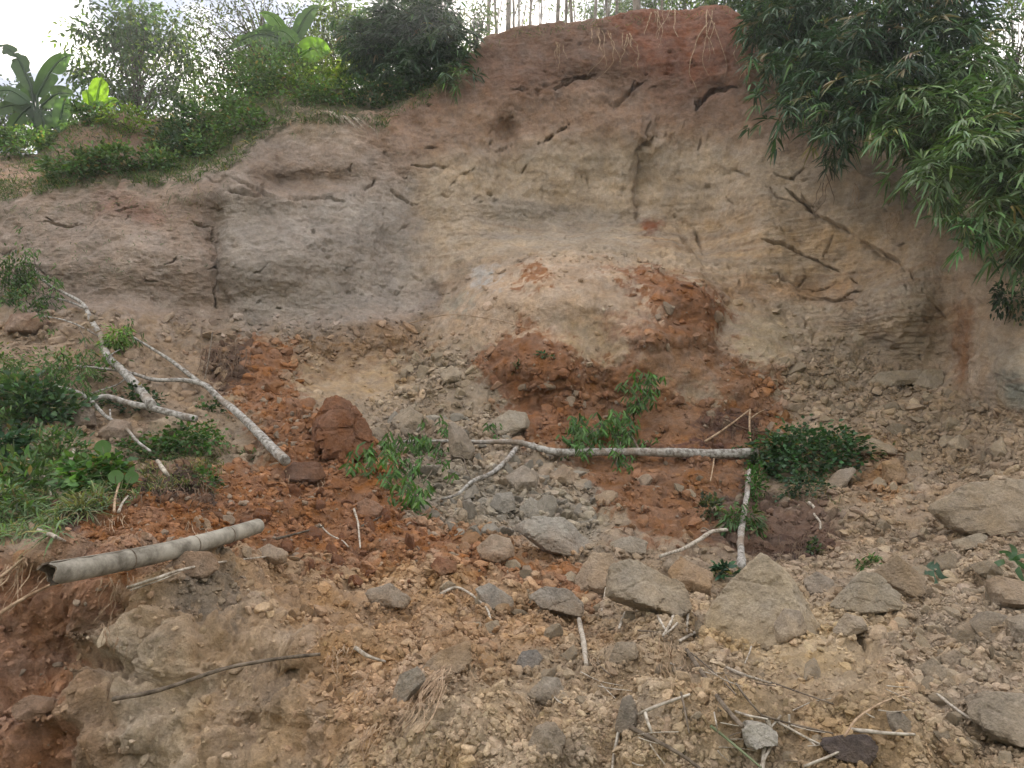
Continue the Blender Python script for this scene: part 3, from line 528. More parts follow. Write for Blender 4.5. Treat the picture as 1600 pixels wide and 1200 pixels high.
def scatter(n, lo, hi, sub, pw, seed, emb=-.02, cj=.10, only=None):
    r_ = np.random.default_rng(seed)
    x = r_.uniform(-110, 1710, n); y = r_.uniform(380, 1330, n)
    clump = np.clip(.55 + .9 * vn(np.stack([x / 46, y / 30, x * 0], -1), seed), .05, 1.3)
    keep = r_.random(n) < grid_at(dens, x, y) * clump
    u = r_.random(n); s = lo * ((hi / lo) ** (u ** pw)); keep &= r_.random(n) < np.clip(grid_at(big, x, y) * 1.6 / (s / lo) ** (.6 if lo > 5 else .1), .12, 1)
    x, y, s = x[keep], y[keep], s[keep]; k = hit(x, y); ok = (Pr[k, 1] < 12.6) & (Pr[k, 1] > 1.5); x, y, s, k = x[ok], y[ok], s[ok], k[ok]
    p = Pr[k] + (wp(x, y, Pr[k, 1]) - Pr[k]) * .9; rad = s * .5 * p[:, 1] / F
    Nn = Nr[k]; p = p + Nn * (rad * emb)[:, None]
    if only is not None: return x, y, p, rad, Nn, Cr[k]
    sh = r_.integers(0, len(SH[sub]), len(x)); Rm = randrot(len(x), r_)
    cl = Cr[k] * (1 + cj * r_.normal(size=(len(x), 1))) * (1 + .012 * r_.normal(size=(len(x), 3)))
    red = Cr[k][:, 0] > Cr[k][:, 1] * 1.75
    tanr = red & (r_.random(len(x)) < .10); cl[tanr] = np.array([.28, .21, .15]) * r_.uniform(.8, 1.15, (tanr.sum(), 1))
    cl = np.clip(cl * .97, .03, .5)
    for i in range(len(SH[sub])):
        m = np.where(sh == i)[0]
        if not len(m): continue
        V0, F0 = SH[sub][i]
        V = np.einsum('nij,vj->nvi', Rm[m], V0) * (rad[m] * (1.25))[:, None, None]
        dn = (V * Nn[m][:, None]).sum(-1, keepdims=True); V = V - Nn[m][:, None] * dn * .25 + p[m][:, None]
        Fa = (F0[None] + np.arange(len(m))[:, None, None] * len(V0)).reshape(-1, 3)
        MBc.add(V.reshape(-1, 3), Fa, np.repeat(cl[m], len(V0), 0))
scatter(120000, 2.0, 5.0, 1, 1.2, 1)
scatter(62000, 4.5, 11, 2, 1.6, 2)
scatter(30000, 8, 22, 3, 1.5, 3, emb=-.12, cj=.13)
M_clod = earth_mat("loose clods", bump=.5)
def crumbs(x, y, hw, n, r_):             # soil and stones piled along the foot of a rock
    t = r_.uniform(-1.1, 1.1, n); xx = x + t * hw; yy = y - (t ** 2) * hw * .28 + r_.normal(size=n) * hw * .07 + hw * .03; k = hit(xx, yy)
    p = Pr[k]; s = np.minimum(np.maximum(hw * .035, 1.2) * (1 + 5 * r_.random(n) ** 4), 5); rad = s * p[:, 1] / F; p = p + Nr[k] * (rad * r_.uniform(-.2, 1.2, n))[:, None] - np.array([0, .02, 0])
    Rm = randrot(n, r_)
    for i in range(n):
        V0, F0 = SH[2][i % 18]; MBc.add((V0 @ Rm[i].T) * rad[i] + p[i], F0, np.clip(Cr[k[i]] * r_.uniform(.8, 1.1), .03, .5))
print("clods", time.time() - T0)
# ---- single boulders drawn from their outlines
def boulder(poly, col, label, name="boulder", cat="boulder", group=None, sub=5, thick=.55, seed=None, soil=.35, Yoff=0., rg=1.0):
    poly = np.array(poly, float); seed = int(poly.sum() * 7) % 9973 if seed is None else seed; r_ = np.random.default_rng(seed)
    c = (poly.min(0) + poly.max(0)) / 2; bx, by = c[0], poly[:, 1].max() - 2
    Yb = float(Pr[hit(bx, by), 1]); sc = Yb / F; wd, hd = np.ptp(poly[:, 0]) * sc, np.ptp(poly[:, 1]) * sc
    T = thick * min(wd, hd * 1.3); Yc = Yb + T * .45 + Yoff; cw = wp(c[0], c[1], Yc)
    Q = wp(poly[:, 0], poly[:, 1], np.full(len(poly), Yc)) - cw; Q2 = Q[:, [0, 2]]; Q2 = Q2
    if (np.roll(Q2, -1, 0)[:, 0] * Q2[:, 1] - Q2[:, 0] * np.roll(Q2, -1, 0)[:, 1]).sum() > 0: Q2 = Q2[::-1]
    n_, d_ = [], []
    for i in range(len(Q2)):
        a, b = Q2[i], Q2[(i+1) % len(Q2)]; e = b - a; nn = np.array([e[1], -e[0]]); nn /= np.linalg.norm(nn) + 1e-9
        dist = max(nn @ a, .12 * min(wd, hd)); ang = r_.uniform(.5, 1.05) if nn[1] > .25 else r_.uniform(.1, .45)
        for sgn in (-1, 1):
            A = ang if sgn < 0 else r_.uniform(.2, .6)
            n_.append([nn[0] * math.cos(A), sgn * math.sin(A), nn[1] * math.cos(A)]); d_.append(dist * math.cos(A) + (T * .10 if sgn < 0 else 0))
    for _ in range(10):
        v = nrm(np.array([r_.normal() * .8, -1, r_.normal() * .75 + .15])); n_.append(v); d_.append((T + abs(v[0]) * wd * .35 + abs(v[2]) * hd * .35) * r_.uniform(.55, .95))
    n_.append([0, 1, 0]); d_.append(T)
    V, Fc = ICO[sub]; q = (V @ np.array(n_).T) / np.array(d_); r = (np.clip(q, 1e-6, None) ** 40).sum(1) ** (-1 / 40.)
    O = V * r[:, None]; S = min(wd, hd)
    w1, w2, wid = worley((O + cw) / S * 2.2, seed)
    O = O * (1 + rg * (.05 * fbm(O / S * 2.6 + seed, 5, seed, .65) + .09 * (wid - .5) * np.clip((w2 - w1) * 9, 0, 1) - .05 * np.exp(-((w2 - w1) / .05) ** 2) + .025 * fbm(O / S * 7, 4, seed + 9, .7, ridge=True) + .03 * fbm(O / S * 16, 3, seed + 3)))[:, None]
    lo = np.clip(.6 - O[:, 2] / hd * 1.6 + .9 * fbm(O / S * 3, 3, seed + 5), 0, 1)[:, None] * soil
    cl = np.array(col) * (1 + .16 * fbm(O / S * 4, 3, seed + 7)[:, None]) * (1 - lo) + cat_(bx, by) * lo
    crumbs(c[0], poly[:, 1].max(), np.ptp(poly[:, 0]) / 2, 46, r_); o = mk(name, O, Fc, M_earth, col=cl, smooth=False, label=label, cat=cat, group=group); o.location = cw; return o
G_, T_, O_, B_ = (.285, .262, .225), (.335, .268, .190), (.33, .215, .125), (.26, .195, .14)
boulder([(494, 696), (499, 665), (503, 640), (515, 625), (530, 618), (545, 624), (562, 645), (573, 668), (582, 700), (562, 716), (515, 718)], (.20, .092, .048), "red-brown pyramid-shaped block of earth standing on the red soil", "earth_block", "earth block", thick=.8, soil=.1, rg=1.9)
boulder([(805, 822), (832, 808), (882, 808), (922, 848), (905, 872), (850, 858)], (.30, .275, .235), "pale grey flat slab in the grey scree above the red soil")
boulder([(830, 930), (850, 917), (885, 920), (911, 940), (908, 966), (850, 952)], (.33, .29, .24), "smooth pale rock at the lower end of the red soil, small clod on it")
boulder([(1108, 955), (1150, 902), (1190, 862), (1215, 866), (1235, 905), (1282, 940), (1285, 990), (1120, 1000)], (.37, .308, .225), "largest pale boulder with a peaked top, below the small upright trunk", thick=.7, seed=11, rg=1.4, Yoff=-.05)
boulder([(955, 885), (990, 875), (1065, 915), (1073, 945), (1050, 968), (1000, 950), (945, 930)], (.315, .265, .20), "tan slab with a shaded undercut, left of the peaked boulder")
boulder([(898, 905), (925, 862), (955, 865), (968, 900), (950, 930), (905, 928)], (.33, .255, .18), "rounded tan clod between the red soil and the tan slab")
boulder([(1042, 892), (1062, 870), (1112, 895), (1105, 928), (1055, 922)], (.34, .235, .145), "ochre boulder under the broken grey branch")
boulder([(1295, 945), (1345, 893), (1370, 898), (1402, 925), (1400, 955), (1335, 962)], (.335, .29, .225), "pale boulder with a sloping top, right of the peaked boulder")
boulder([(1362, 895), (1400, 868), (1440, 900), (1440, 925), (1400, 932)], (.30, .225, .15), "brown rounded clod behind the sloping pale boulder")
boulder([(1450, 795), (1510, 755), (1600, 750), (1680, 762), (1680, 820), (1580, 840), (1480, 825)], (.325, .265, .195), "huge tan boulder half out of the frame above the wilted plants", thick=.8)
boulder([(1486, 846), (1530, 832), (1545, 838), (1520, 856), (1490, 859)], (.33, .28, .215), "flat tan stone just below the huge tan boulder", sub=4)
boulder([(1352, 602), (1372, 582), (1438, 577), (1432, 600), (1380, 608)], (.345, .285, .205), "long flat slab at the foot of the right part of the cliff", sub=4)
boulder([(1424, 600), (1445, 578), (1468, 577), (1472, 600), (1448, 612)], (.36, .30, .22), "short pale slab touching the long flat slab under the cliff", sub=4)
boulder([(768, 660), (795, 641), (822, 645), (828, 664), (800, 682), (772, 678)], (.34, .29, .225), "rounded pale rock just above the thin end of the white trunk", sub=4)
boulder([(858, 742), (882, 727), (906, 745), (898, 762), (865, 756)], (.31, .23, .16), "tan block on the red soil under the white trunk", sub=4)
boulder([(930, 775), (950, 766), (966, 770), (964, 787), (935, 789)], (.33, .25, .17), "small tan cube-like stone on the dark red soil", sub=4)
boulder([(742, 918), (765, 911), (802, 935), (796, 956), (756, 942)], (.32, .29, .245), "grey angular rock beside a bent pale twig", sub=4)
boulder([(575, 922), (610, 911), (642, 935), (632, 952), (585, 948)], (.30, .245, .185), "tan triangular rock on the ochre ground left of the bent twig", sub=4)
boulder([(662, 1042), (690, 1016), (730, 1001), (734, 1025), (712, 1050), (672, 1055)], (.31, .225, .15), "wedge-shaped brown rock poking out above hairy roots", thick=.8)
boulder([(612, 1092), (624, 1055), (652, 1042), (666, 1060), (648, 1085), (622, 1102)], (.28, .25, .205), "grey rough rock leaning beside the wedge-shaped rock")
boulder([(828, 1080), (850, 1057), (872, 1058), (882, 1078), (862, 1096), (835, 1094)], (.30, .26, .21), "rounded grey clod standing alone in the middle of the near ground", sub=4)
boulder([(948, 1036), (964, 1004), (992, 1002), (996, 1020), (975, 1034)], (.30, .245, .18), "brown block with a shaded base near the standing dry cane", sub=4)
boulder([(806, 1036), (815, 1018), (838, 1015), (848, 1028), (836, 1043), (816, 1046)], (.27, .25, .225), "dark grey round stone left of the standing dry cane", sub=4)
boulder([(958, 1142), (972, 1090), (986, 1084), (996, 1112), (992, 1145)], (.26, .22, .175), "pointed pinnacle of packed earth beside crossed dry canes", "earth_pinnacle", "earth clod", sub=4)
boulder([(822, 1170), (838, 1134), (866, 1128), (884, 1150), (874, 1178), (835, 1180)], (.29, .235, .175), "rounded brown clod at the bottom middle of the picture", sub=4)
boulder([(1280, 1160), (1308, 1149), (1355, 1147), (1372, 1165), (1350, 1190), (1300, 1180)], (.105, .085, .08), "dark purplish stone under the short white cane", thick=.6, soil=.1)
boulder([(1385, 1118), (1405, 1110), (1430, 1135), (1422, 1150), (1395, 1148)], (.27, .235, .195), "grey-brown clod just above the short white cane", sub=4)
boulder([(1438, 1042), (1455, 1027), (1478, 1045), (1466, 1063), (1444, 1060)], (.31, .255, .19), "squarish clod left of the shadowed gap", sub=4)
boulder([(1464, 1028), (1490, 1014), (1512, 1028), (1500, 1051), (1475, 1049)], (.29, .235, .175), "brown clod overhanging the shadowed gap", sub=4)
boulder([(1508, 1112), (1540, 1079), (1600, 1084), (1690, 1098), (1690, 1170), (1540, 1145)], (.315, .265, .205), "broad flat-topped boulder cut by the right edge near the bottom", thick=.7)
boulder([(1518, 978), (1545, 954), (1577, 964), (1577, 997), (1530, 1000)], (.30, .255, .20), "grey-brown boulder in the stones below the wilted plant", sub=4)
boulder([(1576, 968), (1620, 954), (1680, 975), (1680, 1002), (1580, 1000)], (.325, .27, .205), "smooth tan boulder at the right edge among the near stones", sub=4)
boulder([(1540, 910), (1560, 900), (1600, 908), (1640, 925), (1600, 960), (1550, 945)], (.32, .245, .175), "brown hump of earth at the right edge below the green rosette", sub=4)
boulder([(1378, 722), (1402, 717), (1416, 738), (1408, 756), (1380, 752)], (.32, .215, .125), "ochre block standing in the debris right of the green creeper", sub=4)
boulder([(1480, 692), (1498, 679), (1514, 690), (1506, 703), (1484, 702)], (.335, .275, .2), "pale rounded stone on the slope above the huge tan boulder", sub=4)
boulder([(1335, 700), (1362, 684), (1400, 700), (1398, 712), (1345, 712)], (.335, .275, .2), "low tan hump of rock right above the dead twigs", sub=4)
boulder([(1515, 632), (1532, 625), (1542, 630), (1538, 638), (1520, 640)], (.34, .285, .21), "thin slab at the foot of the big smooth rock face", sub=4)
boulder([(222, 690), (235, 661), (268, 650), (290, 662), (262, 690), (236, 698)], (.34, .265, .185), "tan boulder behind the green vines under the fallen trunk", sub=4)
boulder([(2, 522), (18, 492), (60, 489), (78, 504), (60, 522), (20, 527)], (.25, .165, .12), "brown block under the feathery leaves at the left edge", sub=4)
boulder([(113, 650), (130, 634), (148, 640), (151, 665), (125, 671)], (.23, .185, .15), "dark rounded rock behind the bush under the left trunks", sub=4)
boulder([(158, 672), (180, 655), (205, 660), (208, 690), (170, 690)], (.29, .215, .16), "brown rounded clod between the bush and the tan boulder", sub=4)
boulder([(20, 1102), (50, 1085), (86, 1090), (92, 1105), (60, 1121), (30, 1116)], (.28, .185, .125), "tan stone sticking out of the red bank near the lower left corner", sub=4)
boulder([(104, 978), (125, 962), (152, 964), (156, 982), (130, 992), (110, 990)], (.25, .14, .085), "red clod hanging on the bank below the bamboo pole", sub=4)
boulder([(672, 884), (685, 870), (713, 878), (714, 892), (690, 901)], (.20, .095, .055), "dark red block on the crumbly red soil", sub=4)
boulder([(745, 855), (768, 835), (798, 840), (802, 866), (775, 882), (752, 872)], (.33, .25, .175), "rounded tan clod left of the pale grey flat slab", sub=4)
boulder([(952, 847), (985, 837), (1012, 845), (1006, 866), (960, 866)], (.33, .285, .225), "pale flat stone below the dark red soil", sub=4)
boulder([(790, 745), (815, 728), (842, 740), (838, 765), (805, 768)], (.28, .235, .19), "brown-grey block right under the forked branch", sub=4)
boulder([(700, 655), (705, 720), (735, 722), (742, 700), (725, 672)], (.28, .23, .18), "brown rock behind the green leafy end of the white trunk", sub=4)
boulder([(810, 795), (828, 776), (850, 790), (850, 808), (818, 812)], (.31, .285, .245), "grey angular stone on top of the pale grey flat slab", sub=4)
boulder([(765, 790), (775, 772), (800, 768), (806, 795), (785, 806)], (.31, .285, .245), "grey cube-like stone in the middle of the grey scree", sub=4)
boulder([(1320, 755), (1335, 735), (1332, 730), (1310, 735), (1290, 760), (1305, 768)], (.29, .235, .18), "tan stone at the lower edge of the green creeper", sub=4)
boulder([(688, 582), (705, 571), (722, 580), (718, 598), (695, 602)], (.33, .27, .2), "tan rock at the top of the grey scree", sub=4)
boulder([(610, 655), (640, 634), (662, 650), (655, 680), (625, 684)], (.32, .265, .2), "pale jagged rock right of the red earth block", sub=4)
boulder([(1255, 905), (1275, 893), (1300, 905), (1292, 930), (1262, 928)], (.30, .25, .195), "small pale clod in the gap right of the peaked boulder", sub=4)
boulder([(1210, 975), (1225, 950), (1250, 955), (1262, 985), (1235, 1000), (1212, 998)], (.315, .26, .2), "rounded clod resting against the front of the peaked boulder", sub=4)
boulder([(1300, 985), (1320, 958), (1345, 965), (1350, 985), (1325, 995)], (.315, .26, .2), "small peaked clod in front of the sloping pale boulder", sub=4)
boulder([(390, 865), (420, 850), (450, 862), (446, 880), (405, 882)], (.31, .235, .165), "tan stone just right of the bamboo pole's end", sub=4)
boulder([(545, 792), (575, 778), (600, 792), (590, 812), (555, 812)], (.26, .15, .095), "reddish clod below the leafy end of the white trunk", sub=4)
boulder([(258, 885), (285, 862), (330, 862), (345, 885), (320, 905), (268, 905)], (.29, .20, .135), "brown clod supporting the bamboo pole from below", sub=4)
boulder([(440, 740), (460, 722), (498, 722), (510, 745), (490, 758), (450, 756)], (.15, .085, .058), "dark root-matted clod at the cut foot of the left white trunk", sub=4)
# ---- medium rocks: each an object, meshes shared
kinds = {}
for nm, mt in (("tan", M_rock_tan), ("grey", M_rock_grey), ("red", M_rock_red), ("ochre", M_rock_ochre)):
    kinds[nm] = []
    for k in range(9):
        V, Fc = rock_shape(4, 14, 500 + k * 7 + len(nm), .8); w1, w2, wid = worley(V * 1.6, 31 + k)
        V = V * (1 + .14 * (wid - .5) * np.clip((w2 - w1) * 6, 0, 1) + .05 * fbm(V * 5, 4, k))[:, None]
        o = mk("rock_mesh", V, Fc, mt); kinds[nm].append(o.data); bpy.data.objects.remove(o)
spots = [ # poly, kind, number, lo, hi px, name, label
 ([(600, 640), (760, 660), (930, 740), (930, 830), (760, 860), (640, 790)], "grey", 85, 14, 38, "rock", "grey-tan broken rock in the scree below the long white trunk", "rocks of the grey scree"),
 ([(600, 560), (760, 560), (770, 640), (620, 640)], "tan", 16, 12, 24, "rock", "tan rock high in the scree right of the red earth block", "rocks of the upper scree"),
 ([(1220, 560), (1480, 610), (1600, 700), (1560, 830), (1330, 860), (1330, 690), (1240, 660)], "tan", 58, 12, 30, "rock", "tan rock on the debris slope right of the green creeper", "rocks of the right-hand slope"),
 ([(1390, 880), (1600, 880), (1600, 1190), (1480, 1190), (1390, 1000)], "tan", 60, 16, 44, "rock", "tan rock in the stony heap near the lower right corner", "rocks of the near stony heap"),
 ([(660, 860), (1040, 900), (1290, 985), (1290, 1010), (700, 990)], "tan", 26, 16, 36, "rock", "tan rock along the crest of the near mound", "rocks along the near crest"),
 ([(240, 800), (480, 740), (640, 800), (880, 920), (640, 930), (430, 900)], "red", 36, 14, 32, "clod", "red clod on the band of crumbly red soil", "clods of the red soil"),
 ([(400, 900), (900, 960), (820, 1060), (560, 1150), (480, 1080)], "ochre", 20, 14, 30, "clod", "ochre clod on the near ochre ground", "clods of the near ochre ground"),
 ([(800, 1010), (1340, 1050), (1300, 1190), (780, 1190)], "tan", 22, 14, 34, "clod", "tan clod on the near ground among dry canes", "clods of the near ground"),
 ([(940, 640), (1160, 700), (1150, 840), (960, 800)], "tan", 14, 9, 18, "rock", "small tan stone scattered on the dark red soil", "stones on the dark red soil"),
]
r_ = np.random.default_rng(77); used = []; pend = []
LM = [(540, 668, "the red earth block"), (865, 840, "the pale grey slab"), (870, 940, "the smooth pale rock"), (1195, 935, "the peaked boulder"), (1015, 920, "the undercut tan slab"), (933, 895, "the rounded tan clod"), (1078, 900, "the ochre boulder"),
 (1350, 925, "the sloping pale boulder"), (1540, 795, "the huge tan boulder"), (1410, 592, "the flat slabs under the cliff"), (798, 662, "the pale rock above the thin white trunk"), (947, 778, "the small cube-like stone"), (772, 935, "the rock beside the bent twig"),
 (700, 1028, "the wedge-shaped rock"), (857, 1076, "the rounded grey clod"), (911, 1003, "the upright split cane"), (975, 1115, "the earth pinnacle"), (1327, 1168, "the dark purplish stone"), (1380, 1144, "the short white cane"), (1560, 1115, "the broad flat-topped boulder"), (1186, 1145, "the whitish wood lump"),
 (1466, 895, "the wilted plant"), (1547, 978, "the grey-brown boulder"), (1255, 722, "the green creeper"), (1160, 850, "the short upright trunk"), (1150, 708, "the white trunk's thick end"), (775, 735, "the forked white branch"), (620, 740, "the leafy end of the white trunk"), (395, 830, "the bamboo pole's far end"),
 (200, 870, "the bamboo pole's open half"), (445, 722, "the cut foot of the left trunk"), (270, 770, "the black root tangle"), (1030, 975, "the cane tangle on the crest"), (1120, 1080, "the thick rotting cane"), (1370, 1100, "the arched brown twig"), (575, 1022, "the driftwood-like stick"), (450, 1030, "the long grey stick"), (1060, 860, "the broken grey branch"), (950, 660, "the leafy branch on the trunk"), (1485, 1040, "the shadowed gap"), (1350, 877, "the small bright tuft"), (1585, 880, "the green rosette"), (705, 585, "the tan rock atop the scree"), (770, 857, "the tan clod left of the slab")]
ORD = ["nearest", "second nearest", "third nearest", "fourth nearest", "fifth nearest", "sixth nearest", "seventh nearest", "eighth nearest", "ninth nearest", "tenth nearest", "eleventh nearest", "twelfth nearest"]
for poly, kd, num, lo, hi, nm, lab, grp in spots:
    pa = np.array(poly, float); sdv = sdf(poly); cnt = 0; tries = 0
    while cnt < num and tries < 4000:
        tries += 1; x = r_.uniform(*[pa[:, 0].min(), pa[:, 0].max()]); y = r_.uniform(pa[:, 1].min(), pa[:, 1].max())
        if grid_at(sdv, np.array([x]), np.array([y]))[0] > 0: continue
        s = lo * (hi / lo) ** (r_.random() ** 1.7)
        if any((x-a)**2 + (y-b)**2 < ((s + c) * .45) ** 2 for a, b, c in used): continue
        used.append((x, y, s)); cnt += 1; k = int(hit(x, y)); rad = s * .5 * Pr[k, 1] / F
        o = bpy.data.objects.new(nm, kinds[kd][r_.integers(0, 9)]); COL.objects.link(o)
        o.location = Pr[k] + Nr[k] * rad * .02; crumbs(x, y + s * .32, s * .55, 12, r_); o.rotation_euler = r_.uniform(0, 6.28, 3); q = r_.uniform(.8, 1.25, 3) * rad * 1.2; o.scale = q
        tag(o, lab, "rock" if nm == "rock" else "clod", grp)
        dl = [math.hypot(x - q[0], (y - q[1]) * 1.3) for q in LM]; li_ = int(np.argmin(dl)); dx, dy = x - LM[li_][0], y - LM[li_][1]
        di = ("right of" if dx > 0 else "left of") if abs(dx) > abs(dy) * 1.3 else ("below" if dy > 0 else "above")
        pend.append((o, {"grey": "grey-tan", "tan": "tan", "red": "red", "ochre": "ochre"}[kd], nm, li_, di, dl[li_]))
from collections import defaultdict
gd = defaultdict(list)
for q in pend: gd[(q[1], q[2], q[3], q[4])].append(q)
for (kc, nm, li_, di), qs in gd.items():
    for k, q in enumerate(sorted(qs, key=lambda z: z[5])):
        q[0]["label"] = ("only medium-sized %s %s %s %s" % (kc, nm, di, LM[li_][2])) if len(qs) == 1 else ("%s medium-sized %s %s %s %s" % (ORD[min(k, 11)], kc, nm, di, LM[li_][2]))
MBc.build("rubble", M_clod, kind='stuff', label="loose clods and small stones strewn over the slide")
print("rocks", time.time() - T0)
# ================================================================ PLANTS
def leaf_mat(name, trans=.35, rough=.5, tint=(1.25, 1.35, .45)):
    m = bpy.data.materials.new(name); m.use_nodes = True; n = m.node_tree; N = n.nodes.new; L = n.links.new; b = n.nodes['Principled BSDF']
    a = N("ShaderNodeAttribute"); a.attribute_name = "Col"; b.inputs['Roughness'].default_value = rough; b.inputs['Specular IOR Level'].default_value = .35
    g = N("ShaderNodeNewGeometry"); t = N("ShaderNodeTexNoise"); t.inputs['Scale'].default_value = 9; L(g.outputs['Position'], t.inputs[0])
    r = N("ShaderNodeMapRange"); r.inputs[3].default_value = .75; r.inputs[4].default_value = 1.25; L(t.outputs[0], r.inputs[0])
    s = N("ShaderNodeVectorMath"); s.operation = 'SCALE'; L(a.outputs['Color'], s.inputs[0]); L(r.outputs[0], s.inputs[3]); L(s.outputs[0], b.inputs['Base Color'])
    tr = N("ShaderNodeBsdfTranslucent"); mu = N("ShaderNodeVectorMath"); mu.operation = 'MULTIPLY'; mu.inputs[1].default_value = tint; L(s.outputs[0], mu.inputs[0]); L(mu.outputs[0], tr.inputs[0])
    mx = N("ShaderNodeMixShader"); mx.inputs[0].default_value = trans; L(b.outputs[0], mx.inputs[1]); L(tr.outputs[0], mx.inputs[2]); L(mx.outputs[0], n.nodes['Material Output'].inputs[0])
    return m
M_leaf = leaf_mat("leaf"); M_bam = leaf_mat("bamboo leaf", .2, .45, (1.1, 1.3, .5)); M_banana = leaf_mat("banana leaf", .5, .45, (1.7, 1.9, .5))
def wood_mat(name, c1, c2, sc=8, stretch=(1, 1, 1), rough=.8, spots=None):
    m, n, b = newmat(name); N = n.nodes.new; L = n.links.new; tc = N("ShaderNodeTexCoord"); mp = N("ShaderNodeMapping"); mp.inputs['Scale'].default_value = stretch; L(tc.outputs['Object'], mp.inputs[0])
    t = N("ShaderNodeTexNoise"); t.inputs['Scale'].default_value = sc; t.inputs['Detail'].default_value = 7; t.inputs['Roughness'].default_value = .7; L(mp.outputs[0], t.inputs[0])
    r = N("ShaderNodeValToRGB"); r.color_ramp.elements[0].position = .38; r.color_ramp.elements[1].position = .6; r.color_ramp.elements[0].color = (*c1, 1); r.color_ramp.elements[1].color = (*c2, 1); L(t.outputs[0], r.inputs[0])
    L(r.outputs[0], b.inputs['Base Color']); b.inputs['Roughness'].default_value = rough
    bp = N("ShaderNodeBump"); bp.inputs['Strength'].default_value = .5; bp.inputs['Distance'].default_value = .01; L(t.outputs[0], bp.inputs['Height']); L(bp.outputs[0], b.inputs['Normal']); return m
M_white = wood_mat("pale bark", (.11, .095, .08), (.43, .42, .40), 22)
_n = M_white.node_tree; _t = _n.nodes.new("ShaderNodeTexNoise"); _t.inputs["Scale"].default_value = 3.2; _t.inputs["Detail"].default_value = 6; _r = _n.nodes.new("ShaderNodeMapRange"); _r.inputs[1].default_value = .52; _r.inputs[2].default_value = .68; _r.inputs[4].default_value = .75
_m = _n.nodes.new("ShaderNodeMixRGB"); _b = _n.nodes["Principled BSDF"]; _s = _b.inputs["Base Color"].links[0].from_socket; _tc = _n.nodes.new("ShaderNodeTexCoord"); _n.links.new(_tc.outputs["Object"], _t.inputs[0]); _n.links.new(_t.outputs[0], _r.inputs[0]); _n.links.new(_r.outputs[0], _m.inputs[0]); _n.links.new(_s, _m.inputs[1]); _m.inputs[2].default_value = (.20, .15, .11, 1); _n.links.new(_m.outputs[0], _b.inputs["Base Color"])
M_bark = wood_mat("dark bark", (.05, .04, .032), (.13, .11, .085), 12)
M_grove = wood_mat("grove bark", (.10, .085, .07), (.22, .19, .16), 6)
M_dry = wood_mat("dry cane", (.20, .165, .125), (.50, .46, .40), 30)
M_drydark = wood_mat("rotting cane", (.07, .055, .042), (.19, .155, .12), 24)
M_root = wood_mat("bare root", (.20, .13, .08), (.44, .33, .23), 20)
M_rootd = wood_mat("dark root", (.07, .045, .03), (.16, .11, .075), 20)
M_culm = wood_mat("green culm", (.07, .09, .035), (.16, .18, .08), 10)
M_stem = wood_mat("stem", (.06, .075, .03), (.13, .14, .06), 10)
def leaves(mb, Pb, D, L_, W, c, r_, sag=.25, cj=.22, up=None):
    n = len(Pb); D = nrm(D); U = np.tile([0, 0, 1.], (n, 1)) if up is None else up; U = U + .45 * r_.normal(size=(n, 3))
    S = nrm(np.cross(D, U)); Nn = nrm(np.cross(S, D)); L_ = np.broadcast_to(L_, (n,))[:, None]; W = np.broadcast_to(W, (n,))[:, None]
    z = np.array([0, 0, 1.])
    a = Pb + D * L_ * .34 - z * sag * L_ * .10 + Nn * W * .12; b = Pb + D * L_ * .70 - z * sag * L_ * .38; t = Pb + D * L_ - z * sag * L_ * .8
    V = np.stack([Pb, a + S * W * .5, a - S * W * .5, b + S * W * .36, b - S * W * .36, t], 1)
    Fa = np.array([[0, 1, 2], [1, 3, 4], [1, 4, 2], [3, 5, 4]]); Fa = (Fa[None] + np.arange(n)[:, None, None] * 6).reshape(-1, 3)
    cc = np.asarray(c, float) * (1 + cj * r_.normal(size=(n, 1))) * (1 + .08 * r_.normal(size=(n, 3))); cc = np.clip(cc, .008, .6)
    mb.add(V.reshape(-1, 3), Fa, np.repeat(cc, 6, 0))
def rv(r_, n, s=(1, 1, 1)): return nrm(r_.normal(size=(n, 3)) * np.array(s))
SEED = [1000]
def ns(): SEED[0] += 1; return np.random.default_rng(SEED[0])
GREEN = (.040, .078, .034); BAM = (.100, .160, .070); LIME = (.10, .16, .035)
